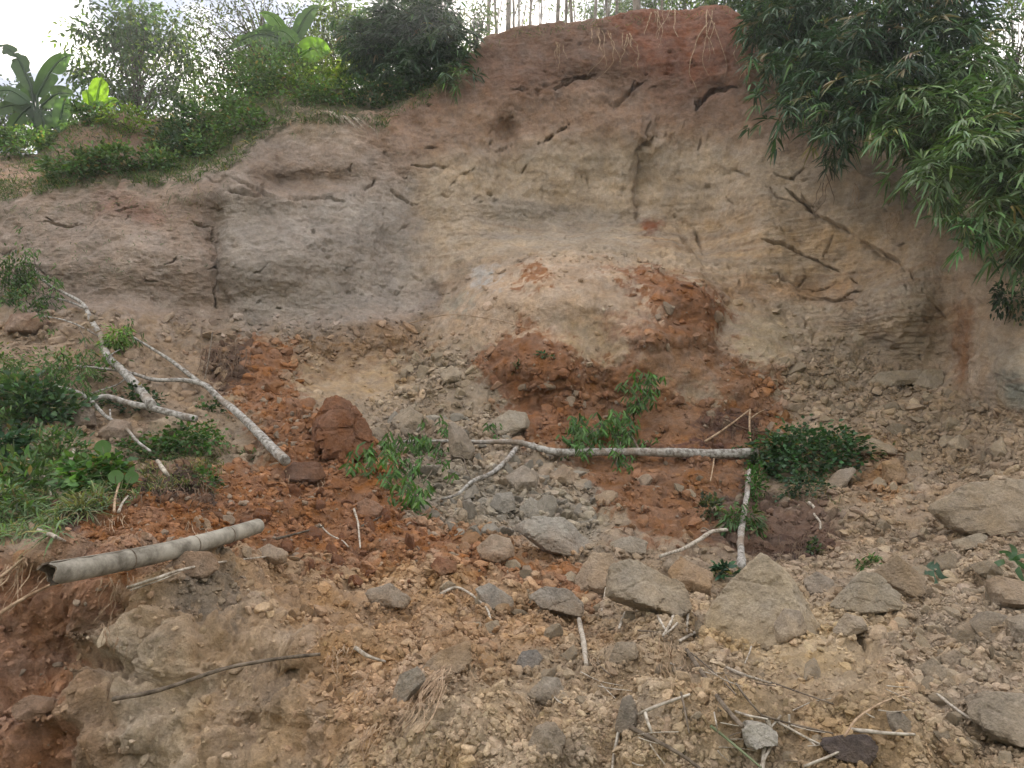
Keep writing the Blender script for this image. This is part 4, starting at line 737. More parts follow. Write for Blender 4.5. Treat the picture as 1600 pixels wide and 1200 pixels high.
def bamboo(base, tip, label, group, nsp=46, ll=.24, rad=.55, c=BAM, arch=.8, twl=.5, name="bamboo_plant", dead=.06):
    r_ = ns(); base = np.array(base, float); tip = np.array(tip, float); e = empty(name, base, label, "bamboo", group)
    mid = (base + tip) / 2 + np.array([0, 0, arch]) + r_.normal(size=3) * .12
    t = np.linspace(0, 1, 22)[:, None]; cu = base * (1-t)**2 + 2 * mid * t * (1-t) + tip * t**2
    mc, ml = MB(), MB(); tube(mc, cu, np.linspace(.016, .004, 22), 6, (.07, .09, .04))
    cu2 = base + (cu[:14] - base) * np.array([.8, 1.1, .9]) + np.array([.15, .1, 0]) * t[:14] ; tube(mc, cu2, np.linspace(.013, .004, 14), 5, (.08, .10, .04))
    for k in range(nsp):
        q = r_.uniform(.22, 1.0) ** .8; p0 = cu[int(q * 21)]; d = rv(r_, 1, (1, 1, .55))[0]; d[1] -= .35; d = nrm(d)
        ln = twl * r_.uniform(.4, 1.2) * (rad / .55); tt = np.linspace(0, 1, 5)[:, None]; tw = p0 + d * ln * tt - np.array([0, 0, .35]) * ln * tt**2
        tube(mc, tw, np.linspace(.004, .0015, 5), 3, (.10, .11, .06), cap=False)
        for s_ in range(r_.integers(2, 4)):
            a = tw[r_.integers(2, 5)] + r_.normal(size=3) * .06; n = int(r_.integers(5, 10)); th = np.linspace(-1.25, 1.25, n) + r_.normal(size=n) * .18
            f = nrm(d + r_.normal(size=3) * .5 + np.array([0, -.15, -.3])); sd_ = nrm(np.cross(f, [0, 0, 1.]) + r_.normal(size=3) * .2)
            Dd = np.cos(th)[:, None] * f + np.sin(th)[:, None] * sd_ + r_.normal(size=(n, 3)) * .12
            cc = np.array(c) * r_.uniform(.6, 1.5) if r_.random() > dead else np.array([.22, .19, .11])
            if r_.random() < .12: cc = cc * np.array([1.5, 1.6, 1.0])
            leaves(ml, a + f * .02 + r_.normal(size=(n, 3)) * .012, Dd, ll * r_.uniform(.6, 1.15, n), ll * .108 * r_.uniform(.8, 1.2, n), cc, r_, sag=.55, cj=.14)
    mc.build("culm", M_stem, e, smooth=True); ml.build("foliage", M_bam, e); return e
def topat(x, lift=0): return P[-1, int(np.argmin(np.abs(px - x)))] + np.array([0, 0, lift])
# right-hand bamboo that hangs over the edge
tips = [(1175, 60, 11.7), (1192, 145, 11.3), (1225, 205, 10.5), (1255, 95, 10.9), (1285, 235, 10.0), (1325, 180, 9.7), (1335, 60, 10.3), (1385, 250, 9.1), (1438, 318, 8.3), (1398, 130, 9.4),
        (1478, 190, 8.6), (1512, 268, 7.9), (1498, 372, 7.8), (1566, 320, 7.6), (1455, 60, 9.7), (1540, 165, 8.7), (1605, 220, 8.2), (1600, 392, 7.7), (1298, 130, 10.3), (1225, 30, 11.4), (1372, 10, 10.2), (1478, 0, 9.8),
        (1350, 225, 9.6), (1450, 250, 8.8), (1500, 110, 9.2), (1420, 190, 9.0), (1420, -30, 10.0), (1280, -10, 10.9), (1530, 225, 8.3), (1640, 320, 7.8), (1660, 200, 8.4), (1185, -20, 11.9), (1250, 165, 10.6), (1600, 440, 8.1)]
desc = ["hanging over the highest right corner of the scarp", "beside the hanging roots at the scarp top", "reaching over the pale upper face", "in the dense thicket right of the grove", "dangling at the thicket's lower edge", "in the middle of the right thicket", "high in the right thicket",
        "overhanging the groove in the cliff", "with a spray pointing down over the groove", "deep in the right thicket", "with long pale green blades", "with the biggest sprays, midway down the thicket edge", "lowest of the thicket, drooping over bare earth", "at the right edge beside the biggest sprays", "under the bright gap in the leaves",
        "just left of the sky gap", "at the right edge under the sky gap", "in the dark hollow at the right edge", "behind the pale dangling sprays", "touching the top edge beside the grove", "reaching the top edge of the thicket", "at the top edge left of the sky gap", "half hidden behind the thicket's front sprays", "draped in front of the dark hollow", "crossing the sky gap", "with upright young tips"]
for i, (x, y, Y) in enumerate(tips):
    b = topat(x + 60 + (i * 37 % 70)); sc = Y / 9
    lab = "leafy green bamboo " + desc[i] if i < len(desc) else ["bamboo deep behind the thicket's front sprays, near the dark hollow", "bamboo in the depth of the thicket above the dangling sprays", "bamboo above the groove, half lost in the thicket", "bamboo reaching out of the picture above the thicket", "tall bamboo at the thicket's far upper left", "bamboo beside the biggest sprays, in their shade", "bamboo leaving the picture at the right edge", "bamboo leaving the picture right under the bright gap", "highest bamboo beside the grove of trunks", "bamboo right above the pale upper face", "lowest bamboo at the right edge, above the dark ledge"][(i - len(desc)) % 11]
    bamboo(b, wp(x + 8, y - (34 if x > 1380 else 24), Y - .1), lab, "bamboo of the right-hand thicket", nsp=50 if Y > 8.2 else 50, ll=.27, rad=.48 * sc ** .5, arch=.9, twl=.5, c=BAM if Y < 9.3 else (.05, .092, .052))  # farther plants get darker leaves, painting in the thicket's inner shade
lo = [((1515, 372), 7.7), ((1292, 262), 10.1)]
for k, ((x, y), Y) in enumerate(lo):
    bamboo(wp(x + 25, y - 40, Y + .35), wp(x, y + (10 if k == 0 else 8), Y), ["bright green bamboo sprig on the bare earth below the thicket", "dark drooping bamboo sprig hanging alone on the pale cliff"][k], None, nsp=[9, 7][k], ll=.21, rad=.25, arch=.12, twl=.26, c=(.07, .15, .05) if k == 0 else (.035, .06, .03), name="bamboo_sprig")
tipm = [(556, 40, 13.4), (575, 95, 13.3), (600, 15, 13.2), (618, 70, 13.0), (640, 115, 12.8), (655, 30, 13.0), (672, 85, 12.8), (690, 15, 13.0), (706, 60, 12.8), (716, 108, 12.7), (632, -20, 13.4), (700, -25, 13.5), (585, 60, 13.8), (660, 60, 13.5)]
dm = ["at the yellow-lit left end of the clump", "drooping over the dark bank", "at the top edge of the middle clump", "in the heart of the middle clump", "lowest, brushing the shaded bank", "high in the middle clump", "with pale sprays facing out", "top right of the middle clump", "leaning towards the bare red top", "hanging over the scarp's left shoulder", "above the frame of the middle clump", "above the bare red top", "behind the yellow-lit leaves", "hidden behind the pale sprays"]
for i, (x, y, Y) in enumerate(tipm):
    bamboo(topat(630 + (x - 640) * .6), wp(x, y, Y), "grey-green bamboo " + dm[i], "bamboo of the middle clump", nsp=58, ll=.25, rad=.5, arch=.7, twl=.5, c=(.05, .085, .05), dead=.01)
bamboo(wp(700, 112, 12.5), wp(722, 128, 12.3), "small bamboo sprig dangling on red earth below the middle clump", None, nsp=8, ll=.2, rad=.25, arch=.1, twl=.2, name="bamboo_sprig")
print("bamboo", time.time() - T0)

def tree(base, height, crown, label, name="leafy_tree", cat="tree", group=None, ncl=60, lpc=70, ll=.12, c=GREEN, cr=.38, tr=.09, bark=None, lean=(0, 0), lime=.12, ww=.42):
    """crown: (centre offset x, y, z, radii x, y, z)"""
    r_ = ns(); base = np.array(base, float); e = empty(name, base, label, cat, group)
    mt, mc = MB(), MB(); top = base + np.array([lean[0], lean[1], height])
    t = np.linspace(0, 1, 14)[:, None]; tk = base * (1-t) + top * t + np.stack([.10 * np.sin(t[:, 0] * 5 + r_.random() * 6), .10 * np.cos(t[:, 0] * 4), 0 * t[:, 0]], -1) * height * .12
    tube(mt, tk, np.linspace(tr, tr * .25, 14), 8, wob=.15)
    cc = base + np.array(crown[:3]); R = np.array(crown[3:])
    cen = []
    while len(cen) < ncl:
        v = r_.uniform(-1, 1, 3)
        if .12 < (v @ v) < 1 and vn((v * 1.6 + SEED[0])[None], 3)[0] > -.45: cen.append(cc + v * R)
    cen = np.array(cen)
    for q in cen:
        s = tk[int(np.clip((q[2] - base[2]) / height * 13 * r_.uniform(.5, .85), 3, 13))]; tt = np.linspace(0, 1, 6)[:, None]
        br = s * (1-tt) + q * tt + np.array([0, 0, .14]) * np.sin(tt * 3.1) + r_.normal(size=3) * .06 * np.sin(tt * 3.1); tube(mt, br, np.linspace(tr * .22, .005, 6), 4, cap=False)
        n = int(lpc * r_.uniform(.5, 1.4)); rr = cr * r_.uniform(.6, 1.25); off = r_.normal(size=(n, 3)) * rr * np.array([.55, .55, .4])
        col = np.array(c) * r_.uniform(.7, 1.4)
        if r_.random() < lime: col = np.array([.13, .19, .04])
        leaves(mc, q + off, nrm(off) + rv(r_, n) * .8 + np.array([0, 0, -.25]), ll * r_.uniform(.6, 1.2, n), ll * ww * r_.uniform(.8, 1.2, n), col, r_, sag=.3)
    mt.build("trunk", bark or M_bark, e, smooth=True); mc.build("crown", M_leaf, e); return e
def tpx(x, Y, cx, cy, rx, ry, label, **k):
    b = gz(x, Y); q = wp(cx, cy, Y); s = Y / F; h = max(q[2] + ry * s * .4 - b[2], 1.0)
    return tree(b, h, (q[0] - b[0], 0, q[2] - b[2], rx * s, min(rx, ry) * s, ry * s), label, **k)
def gz(x, Y): return np.array([wp(x, 300, Y)[0], Y, topat(x)[2] + .05])
tpx(215, 19, 212, 98, 100, 108, "airy green tree standing behind the left crest, sky showing through", ncl=105, lpc=80, ll=.15, c=(.065, .108, .048), cr=.44, tr=.06)
tpx(300, 20, 295, 145, 44, 48, "low loose tree right of the airy tree on the left crest", ncl=26, lpc=36, ll=.12, c=(.07, .09, .045), cr=.42, tr=.04)
tpx(405, 16.5, 395, 50, 130, 90, "sparse thin-leaved tree with bare arching branches over the banana plant", ncl=95, lpc=40, ll=.09, c=(.06, .075, .04), cr=.4, tr=.07)
tpx(350, 16, 345, 125, 55, 66, "wispy small-leaved tree at the left of the sparse tree", ncl=44, lpc=36, ll=.09, c=(.06, .09, .045), cr=.35, tr=.035)
tpx(530, 17.5, 525, 60, 66, 80, "sunlit yellow-green tree left of the middle bamboo clump", ncl=60, lpc=60, ll=.13, c=(.10, .15, .045), cr=.4, tr=.06, lime=.45)
tpx(455, 18.5, 450, 95, 74, 50, "pale green tree seen between the banana leaves", ncl=46, lpc=44, ll=.12, c=(.08, .12, .05), cr=.4, tr=.05, lime=.3)
tpx(20, 18, 8, 180, 66, 52, "dark bushy tree behind the banana plant at the left edge", ncl=50, lpc=60, ll=.12, c=(.045, .07, .045), cr=.38, tr=.05)
tpx(92, 17.5, 95, 195, 40, 42, "dark low tree between the left banana plants", ncl=26, lpc=56, ll=.12, c=(.045, .07, .045), cr=.34, tr=.04)
tpx(742, 18, 745, 40, 30, 48, "light green slim tree where the grove begins", ncl=34, lpc=30, ll=.11, c=(.08, .11, .05), cr=.36, tr=.05)
for k, (x, Y, h, w_, lb) in enumerate([(1300, 15, 5.2, 1.9, "tall dense tree behind the right thicket, left part"), (1400, 13.6, 5.4, 1.7, "tall dense tree behind the right thicket, in its middle"), (1530, 13.5, 2.6, 1.2, "green tree behind the right thicket below the sky gap"), (1190, 16, 5.0, 1.3, "dense tree closing the right end of the trunk grove"), (1680, 12.5, 2.9, 1.4, "dark tree beyond the right edge behind the bamboo")]):
    tree(gz(x, Y), h, (0, 0, h * .55, w_, 1.3, h * .5), lb, ncl=90, lpc=75, ll=.16, c=(.04, .07, .035), cr=.5, tr=.08, lime=.06)
tpx(1590, 15, 1590, 40, 70, 80, "sparse tree against the bright sky gap in the upper right corner", ncl=46, lpc=34, ll=.12, c=(.05, .07, .04), cr=.4, tr=.05)
# the grove of slim trunks on top
gv = [(757, 19, .075), (769, 24, .06), (788, 18.5, .085), (806, 22, .055), (817, 26, .06), (833, 20, .05), (853, 24, .05), (866, 18, .06), (884, 21, .07), (895, 17.5, .05), (903, 25, .06), (927, 19, .06), (948, 23, .07), (962, 18, .05), (975, 26, .07),
      (992, 20, .08), (1004, 16.8, .11), (1018, 22, .06), (1040, 19, .05), (1062, 24, .06), (1085, 20, .05), (1108, 22, .06)]
for k, (x, Y, r0) in enumerate(gv):
    h = 8.5 + (k * 7 % 5) * .5
    tree(gz(x, Y), h, (.1, 0, h * .86, .9, .9, 1.4), ["leftmost slim trunk of the grove, beside the light green tree", "second slim trunk from the left in the grove", "third trunk from the left, paler and wider, in the grove", "fourth slim trunk from the left in the grove", "fifth slim trunk from the left in the grove", "sixth trunk from the left, very thin, in the grove", "slim trunk left of the glare in the grove", "slim trunk at the left side of the glare", "wider trunk in the glare", "thin trunk just right of the wider one in the glare", "thin far trunk in the glare", "slim trunk at the right side of the glare", "trunk rising from the first undergrowth tree", "slim trunk second to the left of the thickest trunk", "far trunk third to the left of the thickest trunk", "trunk touching the thickest trunk's left side", "thickest dark trunk of the grove", "first slim trunk right of the thickest one", "second slim trunk right of the thickest one", "third slim trunk right of the thickest one", "fourth slim trunk right of the thickest one", "last slim trunk at the right end of the grove"][k], "slim_tree", "tree", "slim trees of the grove on top", ncl=14, lpc=24, ll=.16, c=(.07, .10, .045), cr=.5, tr=r0, bark=M_grove, lean=(.25 * math.sin(k * 3.1), 0))
for k, (x, Y, w_) in enumerate([(950, 24, 1.0), (1020, 22, 1.1), (1080, 20, 1.1), (1130, 18, 1.0)]):
    tpx(x, Y, x, [14, 4, 0, -4][k], 46, [16, 26, 30, 36][k], ["thin green undergrowth tree low in the grove", "leafy undergrowth tree right of the thickest trunk", "full green undergrowth tree in the right of the grove", "bushy tree at the right end of the grove"][k], name="undergrowth_tree", ncl=24, lpc=34, ll=.13, c=(.08, .125, .055), cr=.34, tr=.04)
print("trees", time.time() - T0)

def banana(base, lvs, label, group=None, c=(.06, .12, .04), stem=.08):
    r_ = ns(); base = np.array(base, float); e = empty("banana_plant", base, label, "banana plant", group)
    top = base + (np.array(lvs[0][0]) - base) * .0 + np.array([0, 0, stem * 7]); ms = MB(); tube(ms, np.linspace(base, top, 6), np.linspace(stem, stem * .5, 6), 10); 
    ms.build("trunk", M_stem, e, smooth=True)
    for (a, b, wid_, cc, tat) in lvs:                       # blade from a to b
        a, b = np.array(a), np.array(b); mb = MB(); L_ = np.linalg.norm(b - a); n = 22; t = np.linspace(0, 1, n)
        sagv = np.array([0, 0, .22 * L_]); mid = a * (1-t[:, None]) + b * t[:, None] + sagv * np.sin(t[:, None] * math.pi) * (1 if b[2] > a[2] - .2 else .6)
        pet = np.linspace(top, mid[0], 8) + np.array([0, 0, .1]) * np.sin(np.linspace(0, 3.1, 8))[:, None]; tube(mb, np.vstack([pet, mid[1:]]), np.linspace(.03, .006, 8 + n - 1), 5, np.array(cc) * 1.2, cap=False)
        T = nrm(np.gradient(mid, axis=0)); vdir = nrm(CAM - a); S = nrm(np.cross(T, vdir + np.array([0, 0, .5]))); Nn = np.cross(S, T)
        W = wid_ * np.clip(np.sin(np.clip(t * 1.02 + .06, 0, 1) ** .75 * math.pi), .05, 1) ** .6
        for sg in (-1, 1):
            cuts_ = np.sort(r_.integers(2, n - 2, tat)) if tat else []
            seg = [0] + list(cuts_) + [n - 1]
            for s0, s1 in zip(seg[:-1], seg[1:]):
                if s1 <= s0: continue
                ii = np.arange(s0, s1 + 1); dr = r_.uniform(-.05, .32) if tat else .08
                m0 = mid[ii]; sh = (T[ii] * (.15 if not tat else r_.uniform(0, .25))) * W[ii, None]
                rowsV = [m0 + S[ii] * sg * W[ii, None] * u * .5 + sh * u - np.array([0, 0, dr]) * W[ii, None] * u**2 + Nn[ii] * .08 * W[ii, None] * u for u in (0, .35, .7, 1.)]
                if tat: rowsV[-1][0] = rowsV[-2][0]; rowsV[-1][-1] = rowsV[-2][-1]
                V = np.stack(rowsV, 1).reshape(-1, 3); m = len(ii); i = np.arange(m-1)[:, None] * 4 + np.arange(3)[None]
                mb.add(V, np.stack([i, i+1, i+5, i+4], -1).reshape(-1, 4), np.array(cc) * r_.uniform(.85, 1.15))
        mb.build("leaf", M_banana, e, smooth=True)
    return e
def B(x0, y0, x1, y1, Y, wpx, c, tat=0, dY=0): return (wp(x0, y0, Y), wp(x1, y1, Y + dY), wpx * Y / F, c, tat)
g1, g2, g3 = (.055, .10, .055), (.045, .075, .05), (.16, .26, .035)
banana(gz(60, 14.6), [B(58, 150, 116, 86, 14.6, 30, g1, 2), B(55, 150, 84, 120, 14.7, 22, g2, 5), B(50, 165, -35, 190, 14.5, 26, g2, 6), B(50, 140, -6, 70, 14.6, 26, g2, 9), B(45, 160, -20, 150, 14.4, 34, g1, 4), B(50, 165, 10, 215, 14.4, 30, g2, 5), B(65, 165, 118, 150, 14.3, 26, g2, 4), B(60, 170, 75, 225, 14.3, 24, g2, 5), B(52, 158, 25, 120, 14.8, 30, g1, 3)], "banana plant with tattered drooping leaves at the left edge", "banana plants on the crest")
banana(gz(92, 14.2), [B(92, 200, 105, 150, 14.2, 26, g1, 2), B(88, 205, 60, 235, 14.1, 22, g2, 4), B(96, 205, 130, 200, 14.1, 20, g1, 3), B(90, 200, 70, 175, 14.3, 22, g1, 3)], "small banana plant right of the tattered one", "banana plants on the crest", stem=.05)
banana(topat(158, -.1), [B(150, 168, 160, 122, 13.0, 28, g3), B(142, 168, 134, 140, 13.0, 20, g3), B(160, 170, 186, 158, 12.9, 16, (.12, .2, .04)), B(150, 172, 110, 178, 12.9, 15, g1, 2)], "young banana plant with bright backlit yellow-green leaves", "banana plants on the crest", stem=.03)
banana(gz(455, 14.4), [B(455, 70, 350, 82, 14.2, 24, g2, 2), B(450, 62, 405, 20, 14.4, 30, (.09, .17, .04), 2), B(462, 66, 425, 50, 14.2, 34, (.08, .15, .05), 3), B(468, 88, 516, 84, 13.9, 44, (.11, .20, .045)), B(460, 62, 500, 10, 14.5, 24, g1, 3), B(455, 75, 395, 50, 14.6, 24, g1, 2)], "large banana plant with broad leaves in front of the sparse tree", "banana plants on the crest", stem=.09)

def shrub(x, y, w_, h_, label, name="shrub", cat="shrub", group=None, n=300, ll=.07, c=GREEN, lift=.0, ww=.5, dep=.6, stems=10, sag=.3, up=.4, Y=None):
    r_ = ns(); b = at(x, y); Yv = b[1] if Y is None else Y; b = wp(x, y, Yv); s = Yv / F; W_, H_ = w_ * s / 2, h_ * s / 2
    base = b - np.array([0, 0, H_ * .9]); e = empty(name, base, label, cat, group); ms, ml = MB(), MB()
    for k in range(stems):
        q = b + r_.uniform(-1, 1, 3) * np.array([W_, W_ * dep, H_]) * .8 + np.array([0, -.1, 0]); t = np.linspace(0, 1, 5)[:, None]
        tube(ms, (base + r_.normal(size=3) * .04) * (1-t) + q * t + np.array([0, 0, H_ * .3]) * np.sin(t * 3.1), np.linspace(.006, .002, 5), 3, cap=False)
    # leaf clumps
    nc = max(5, int(n / 26)); cen = []
    while len(cen) < nc:
        v = r_.uniform(-1, 1, 3)
        if v @ v < 1: cen.append(v)
    cen = np.array(cen) * np.array([W_, W_ * dep, H_])
    k = r_.integers(0, nc, n); off = r_.normal(size=(n, 3)) * np.array([W_, W_ * dep, H_]) * .20
    Pp = b + cen[k] + off - np.array([0, lift, 0]); cl = np.array(c)[None] * r_.uniform(.7, 1.6, nc)[k][:, None]; cl = np.where(r_.random((n, 1)) < .05, np.array([[.22, .18, .10]]), cl)
    leaves(ml, Pp, nrm(off + cen[k] * .3) + rv(r_, n) * .7 + np.array([0, -.2, up]), ll * r_.uniform(.55, 1.2, n), ll * ww * r_.uniform(.8, 1.2, n), cl, r_, sag=sag)
    ms.build("stem", M_stem, e); ml.build("foliage", M_leaf, e); return e
def grass(n, poly, lo, hi, wd, c, seed, straw=.1, lean=(0, -.4, 1), spread=.6, fe=0):
    r_ = np.random.default_rng(seed); pa = np.array(poly, float); sd_ = sdf(poly); x = r_.uniform(pa[:, 0].min(), pa[:, 0].max(), n); y = r_.uniform(pa[:, 1].min(), pa[:, 1].max(), n)
    cl = vn(np.stack([x / 22, y / 16, x * 0], -1), seed); ok = (grid_at(sd_, x, y) < fe * (.5 + cl)) & (r_.random(n) < .55 + .6 * cl); x, y = x[ok], y[ok]; k = hit(x, y); n = len(x)
    Pp = Pr[k]; D = nrm(np.array(lean) + r_.normal(size=(n, 3)) * spread); cc = np.array(c)[None] * r_.uniform(.6, 1.5, (n, 1)) * (1 + .3 * cl[ok][:, None]); m = r_.random(n) < straw; cc[m] = np.array([.26, .22, .12]) * r_.uniform(.6, 1.3, (m.sum(), 1))
    return Pp, D, r_.uniform(lo, hi, n), wd, cc, r_
mg = MB()
def G(*a, **k): q = grass(*a, **k); leaves(mg, q[0], q[1], q[2], q[3], q[4], q[5], sag=.7, cj=.1)
G(30000, [(60, 190), (130, 180), (300, 188), (420, 150), (500, 138), (700, 112), (725, 130), (640, 170), (600, 196), (500, 186), (450, 190), (400, 222), (350, 262), (300, 284), (180, 292), (80, 292), (60, 250)], .08, .26, .012, (.07, .11, .045), 11, fe=6)
G(4000, [(-100, 240), (70, 248), (95, 285), (60, 300), (-100, 320)], .08, .2, .011, (.08, .12, .05), 20, fe=4)
G(5000, [(-100, 285), (120, 280), (60, 300), (-100, 330)], .06, .16, .01, (.08, .12, .05), 12, fe=4)
G(3500, [(740, 92), (800, 46), (900, 36), (1000, 26), (1140, 10), (1140, 22), (1000, 40), (900, 50), (800, 62), (750, 100)], .05, .18, .010, (.07, .10, .04), 13, straw=.3)
G(3000, [(0, 320), (300, 292), (440, 200), (620, 200), (620, 212), (450, 210), (320, 310), (0, 340)], .05, .16, .008, (.07, .10, .04), 14, lean=(0, -.6, -.3))
G(700, [(0, 330), (330, 310), (330, 420), (0, 460)], .04, .10, .01, (.07, .12, .05), 15)
G(16000, [(-60, 700), (90, 715), (200, 740), (215, 780), (110, 800), (85, 830), (0, 842), (-60, 850)], .08, .22, .009, (.13, .195, .10), 16, straw=.25, lean=(.2, -.5, .5), spread=.8, fe=8)
G(2600, [(210, 700), (360, 690), (340, 760), (230, 770)], .06, .2, .008, (.09, .12, .05), 17, straw=.4)
G(700, [(1170, 680), (1330, 680), (1320, 800), (1180, 790)], .08, .25, .007, (.08, .11, .05), 18, straw=.5)
mg.build("grass", M_leaf, kind='stuff', label="green and straw-coloured grass on the bank and the slumped turf")
# shrubs and weeds on the bank behind the left crest
bank = [(200, 205, 60, 40, "bright weed bush on the top of the brown mound"), (150, 195, 50, 30, "weedy clump at the left of the mound top"), (250, 270, 60, 40, "green weeds at the rim just right of the brown mound"), (300, 215, 80, 50, "dark green shrub in the hollow of the bank"), (275, 250, 70, 50, "darkest shrub low in the hollow"),
        (330, 245, 60, 50, "leafy shrub at the right side of the hollow"), (350, 195, 90, 50, "broad bush on the rise of the bank"), (400, 165, 90, 60, "tall weed bush in front of the sparse tree"), (430, 130, 80, 60, "green shrub under the banana leaves"), (470, 150, 80, 50, "yellow-lit shrub right of the banana plant"), (500, 165, 70, 40, "low bush at the rim, roots exposed below"),
        (390, 205, 60, 36, "weeds on the rim above the grey face"), (560, 160, 90, 50, "dark shrub under the middle bamboo"), (610, 165, 90, 44, "darkest shrub at the foot of the middle bamboo"), (655, 140, 70, 44, "shaded shrub touching the scarp's left shoulder"), (120, 270, 70, 34, "pale green weeds at the rim left of the mound"), (40, 232, 80, 26, "low green hedge-like weeds at the left edge"), (180, 262, 70, 30, "short weeds under the brown mound")]
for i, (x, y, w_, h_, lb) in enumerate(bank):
    dark = "dark" in lb or "shaded" in lb; lit = "yellow" in lb or "bright" in lb  # sunlit and shaded looks are put into the leaf colour
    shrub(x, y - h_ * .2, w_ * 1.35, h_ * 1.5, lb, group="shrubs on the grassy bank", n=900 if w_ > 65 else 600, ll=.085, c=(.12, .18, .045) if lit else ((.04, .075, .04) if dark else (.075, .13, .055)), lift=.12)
for i, (x, y) in enumerate([(535, 118), (555, 105), (590, 122), (510, 105), (570, 132)]):
    shrub(x, y, 46, 44, ["spiky yellow-green plant, leftmost in the sunny gap", "tall spiky yellow-green plant in the sunny gap", "spiky yellow plant under the bamboo", "spiky lime plant beside the big banana plant", "lowest spiky yellow plant on the bank"][i], "spiky_plant", "plant", "spiky plants in the sunny gap", n=150, ll=.28, ww=.10, c=(.15, .21, .05), Y=13.6 + .1 * i, up=1.0, sag=.6)
shrub(425, 118, 130, 90, "tall hazy green bush hiding the banana plant's foot", group="shrubs on the grassy bank", n=1500, ll=.10, c=(.085, .14, .06), Y=13.9)
shrub(372, 150, 90, 70, "tall bush left of the banana plant's foot", group="shrubs on the grassy bank", n=900, ll=.09, c=(.07, .12, .055), Y=13.6)
shrub(490, 130, 80, 70, "feathery lime bush between the banana plant and the middle bamboo", group="shrubs on the grassy bank", n=900, ll=.11, ww=.25, c=(.12, .18, .055), Y=14.0)
print("bank", time.time() - T0)
# vegetation dragged down with the slide, left
shrub(75, 655, 150, 110, "dark broad-leaved bush flattened under the fallen trunks at the left", n=1500, ll=.10, c=(.055, .105, .055), lift=.25, ww=.45)
shrub(15, 700, 90, 90, "blue-green bush at the left edge below the fallen trunks", n=700, ll=.09, c=(.045, .095, .055), lift=.25, ww=.5)
shrub(10, 590, 110, 80, "fine-leaved light green bush at the left edge above the dark bush", n=900, ll=.07, c=(.085, .15, .045), lift=.3, ww=.3)
shrub(115, 575, 150, 46, "thin light green sprays in front of the crossing trunks", n=650, ll=.065, c=(.08, .14, .045), lift=.35, ww=.3)
shrub(28, 440, 90, 90, "feathery green bush against the cliff at the left edge", n=900, ll=.085, c=(.065, .115, .05), lift=.3, ww=.3)
shrub(60, 480, 60, 50, "thin leafy spray under the feathery bush", n=200, ll=.07, c=(.05, .09, .045), lift=.25, ww=.3)
shrub(200, 535, 56, 34, "bright lime leaf tuft at the top of the long white trunk", n=380, ll=.075, c=(.12, .21, .045), lift=.3, ww=.3, up=-.4)
shrub(215, 625, 90, 50, "dark green weeds behind the meeting of the trunks", n=420, ll=.07, c=(.035, .07, .035), lift=.1, ww=.5)
shrub(295, 690, 120, 60, "bright creeping vine over the tan boulder", "creeper", "creeper", n=1100, ll=.05, c=(.06, .125, .04), lift=.12, ww=.7)
shrub(325, 640, 50, 60, "upright leafy weed beside the white trunk", "weed", "weed", n=220, ll=.06, c=(.055, .11, .04), lift=.15, ww=.55)
shrub(240, 705, 90, 44, "low green weeds left of the creeping vine", "weed", "weed", n=420, ll=.05, c=(.065, .12, .045), lift=.12, ww=.7)
shrub(175, 745, 110, 60, "leafy seedlings among the slumped grass", "weed", "weed", n=420, ll=.08, c=(.075, .15, .045), lift=.2, ww=.6)
shrub(325, 760, 44, 50, "small green weed rooted in the dark soil", "weed", "weed", n=120, ll=.05, c=(.06, .11, .045), lift=.08)
shrub(395, 715, 40, 20, "few green leaves beside the cut foot of the trunk", "weed", "weed", n=60, ll=.05, c=(.06, .11, .045), lift=.08)
shrub(60, 765, 150, 90, "tangle of slumped leafy weeds in the grass at the left", "weed", "weed", n=900, ll=.12, c=(.085, .15, .06), lift=.2, ww=.22)
shrub(25, 800, 120, 90, "fine-leaved pale weeds at the lower end of the slumped grass", "weed", "weed", n=1300, ll=.10, c=(.10, .165, .075), lift=.2, ww=.16, up=-.2)
shrub(110, 705, 120, 60, "pale tangled weeds above the slumped grass", "weed", "weed", n=900, ll=.085, c=(.09, .15, .07), lift=.2, ww=.25)
shrub(50, 625, 130, 60, "light green leafy tangle draped over the dark bush", "weed", "weed", n=900, ll=.085, c=(.085, .15, .055), lift=.35, ww=.3)
shrub(150, 790, 60, 40, "dry mixed weeds at the right end of the slumped grass", "weed", "weed", n=260, ll=.11, c=(.14, .15, .08), lift=.1, ww=.12)
# round-leaved seedling
e = empty("seedling", at(185, 775), "seedling with round ribbed pale green leaves above the slumped grass", "seedling"); r_ = ns()
for (x, y, s_) in [(160, 698, 22), (147, 728, 24), (167, 728, 20), (195, 732, 24), (180, 744, 20), (205, 745, 18)]:
    q = at(x, y, .42); W_ = s_ * q[1] / F * .55; mb = MB(); th = np.linspace(0, 2*math.pi, 15)[:-1]; rr = W_ * (1 - .12 * np.cos(th * 1)); nn = nrm(CAM - q + np.array([0, 0, 1.2]) + r_.normal(size=3) * .3); A = nrm(np.cross(nn, [0, 1, .2])); Bv = np.cross(nn, A)
    V = np.vstack([q[None] - nn * W_ * .12, q + (A * np.cos(th)[:, None] + Bv * np.sin(th)[:, None]) * rr[:, None]]); j = np.arange(14); mb.add(V, np.stack([np.zeros(14, int), 1 + j, 1 + (j+1) % 14], -1), (.08, .165, .05)); mb.build("leaf", M_leaf, e)
    ms = MB(); tube(ms, crom([at(185, 775, .05), at((x+185)/2, (y+785)/2, .28), q], 5), .003, 4, cap=False); ms.build("stem", M_stem, e)
shrub(1258, 722, 185, 100, "dense dark green creeper heaped over the foot of the white trunk", "creeper", "creeper", n=3600, ll=.07, c=(.05, .105, .05), lift=.15, ww=.65)
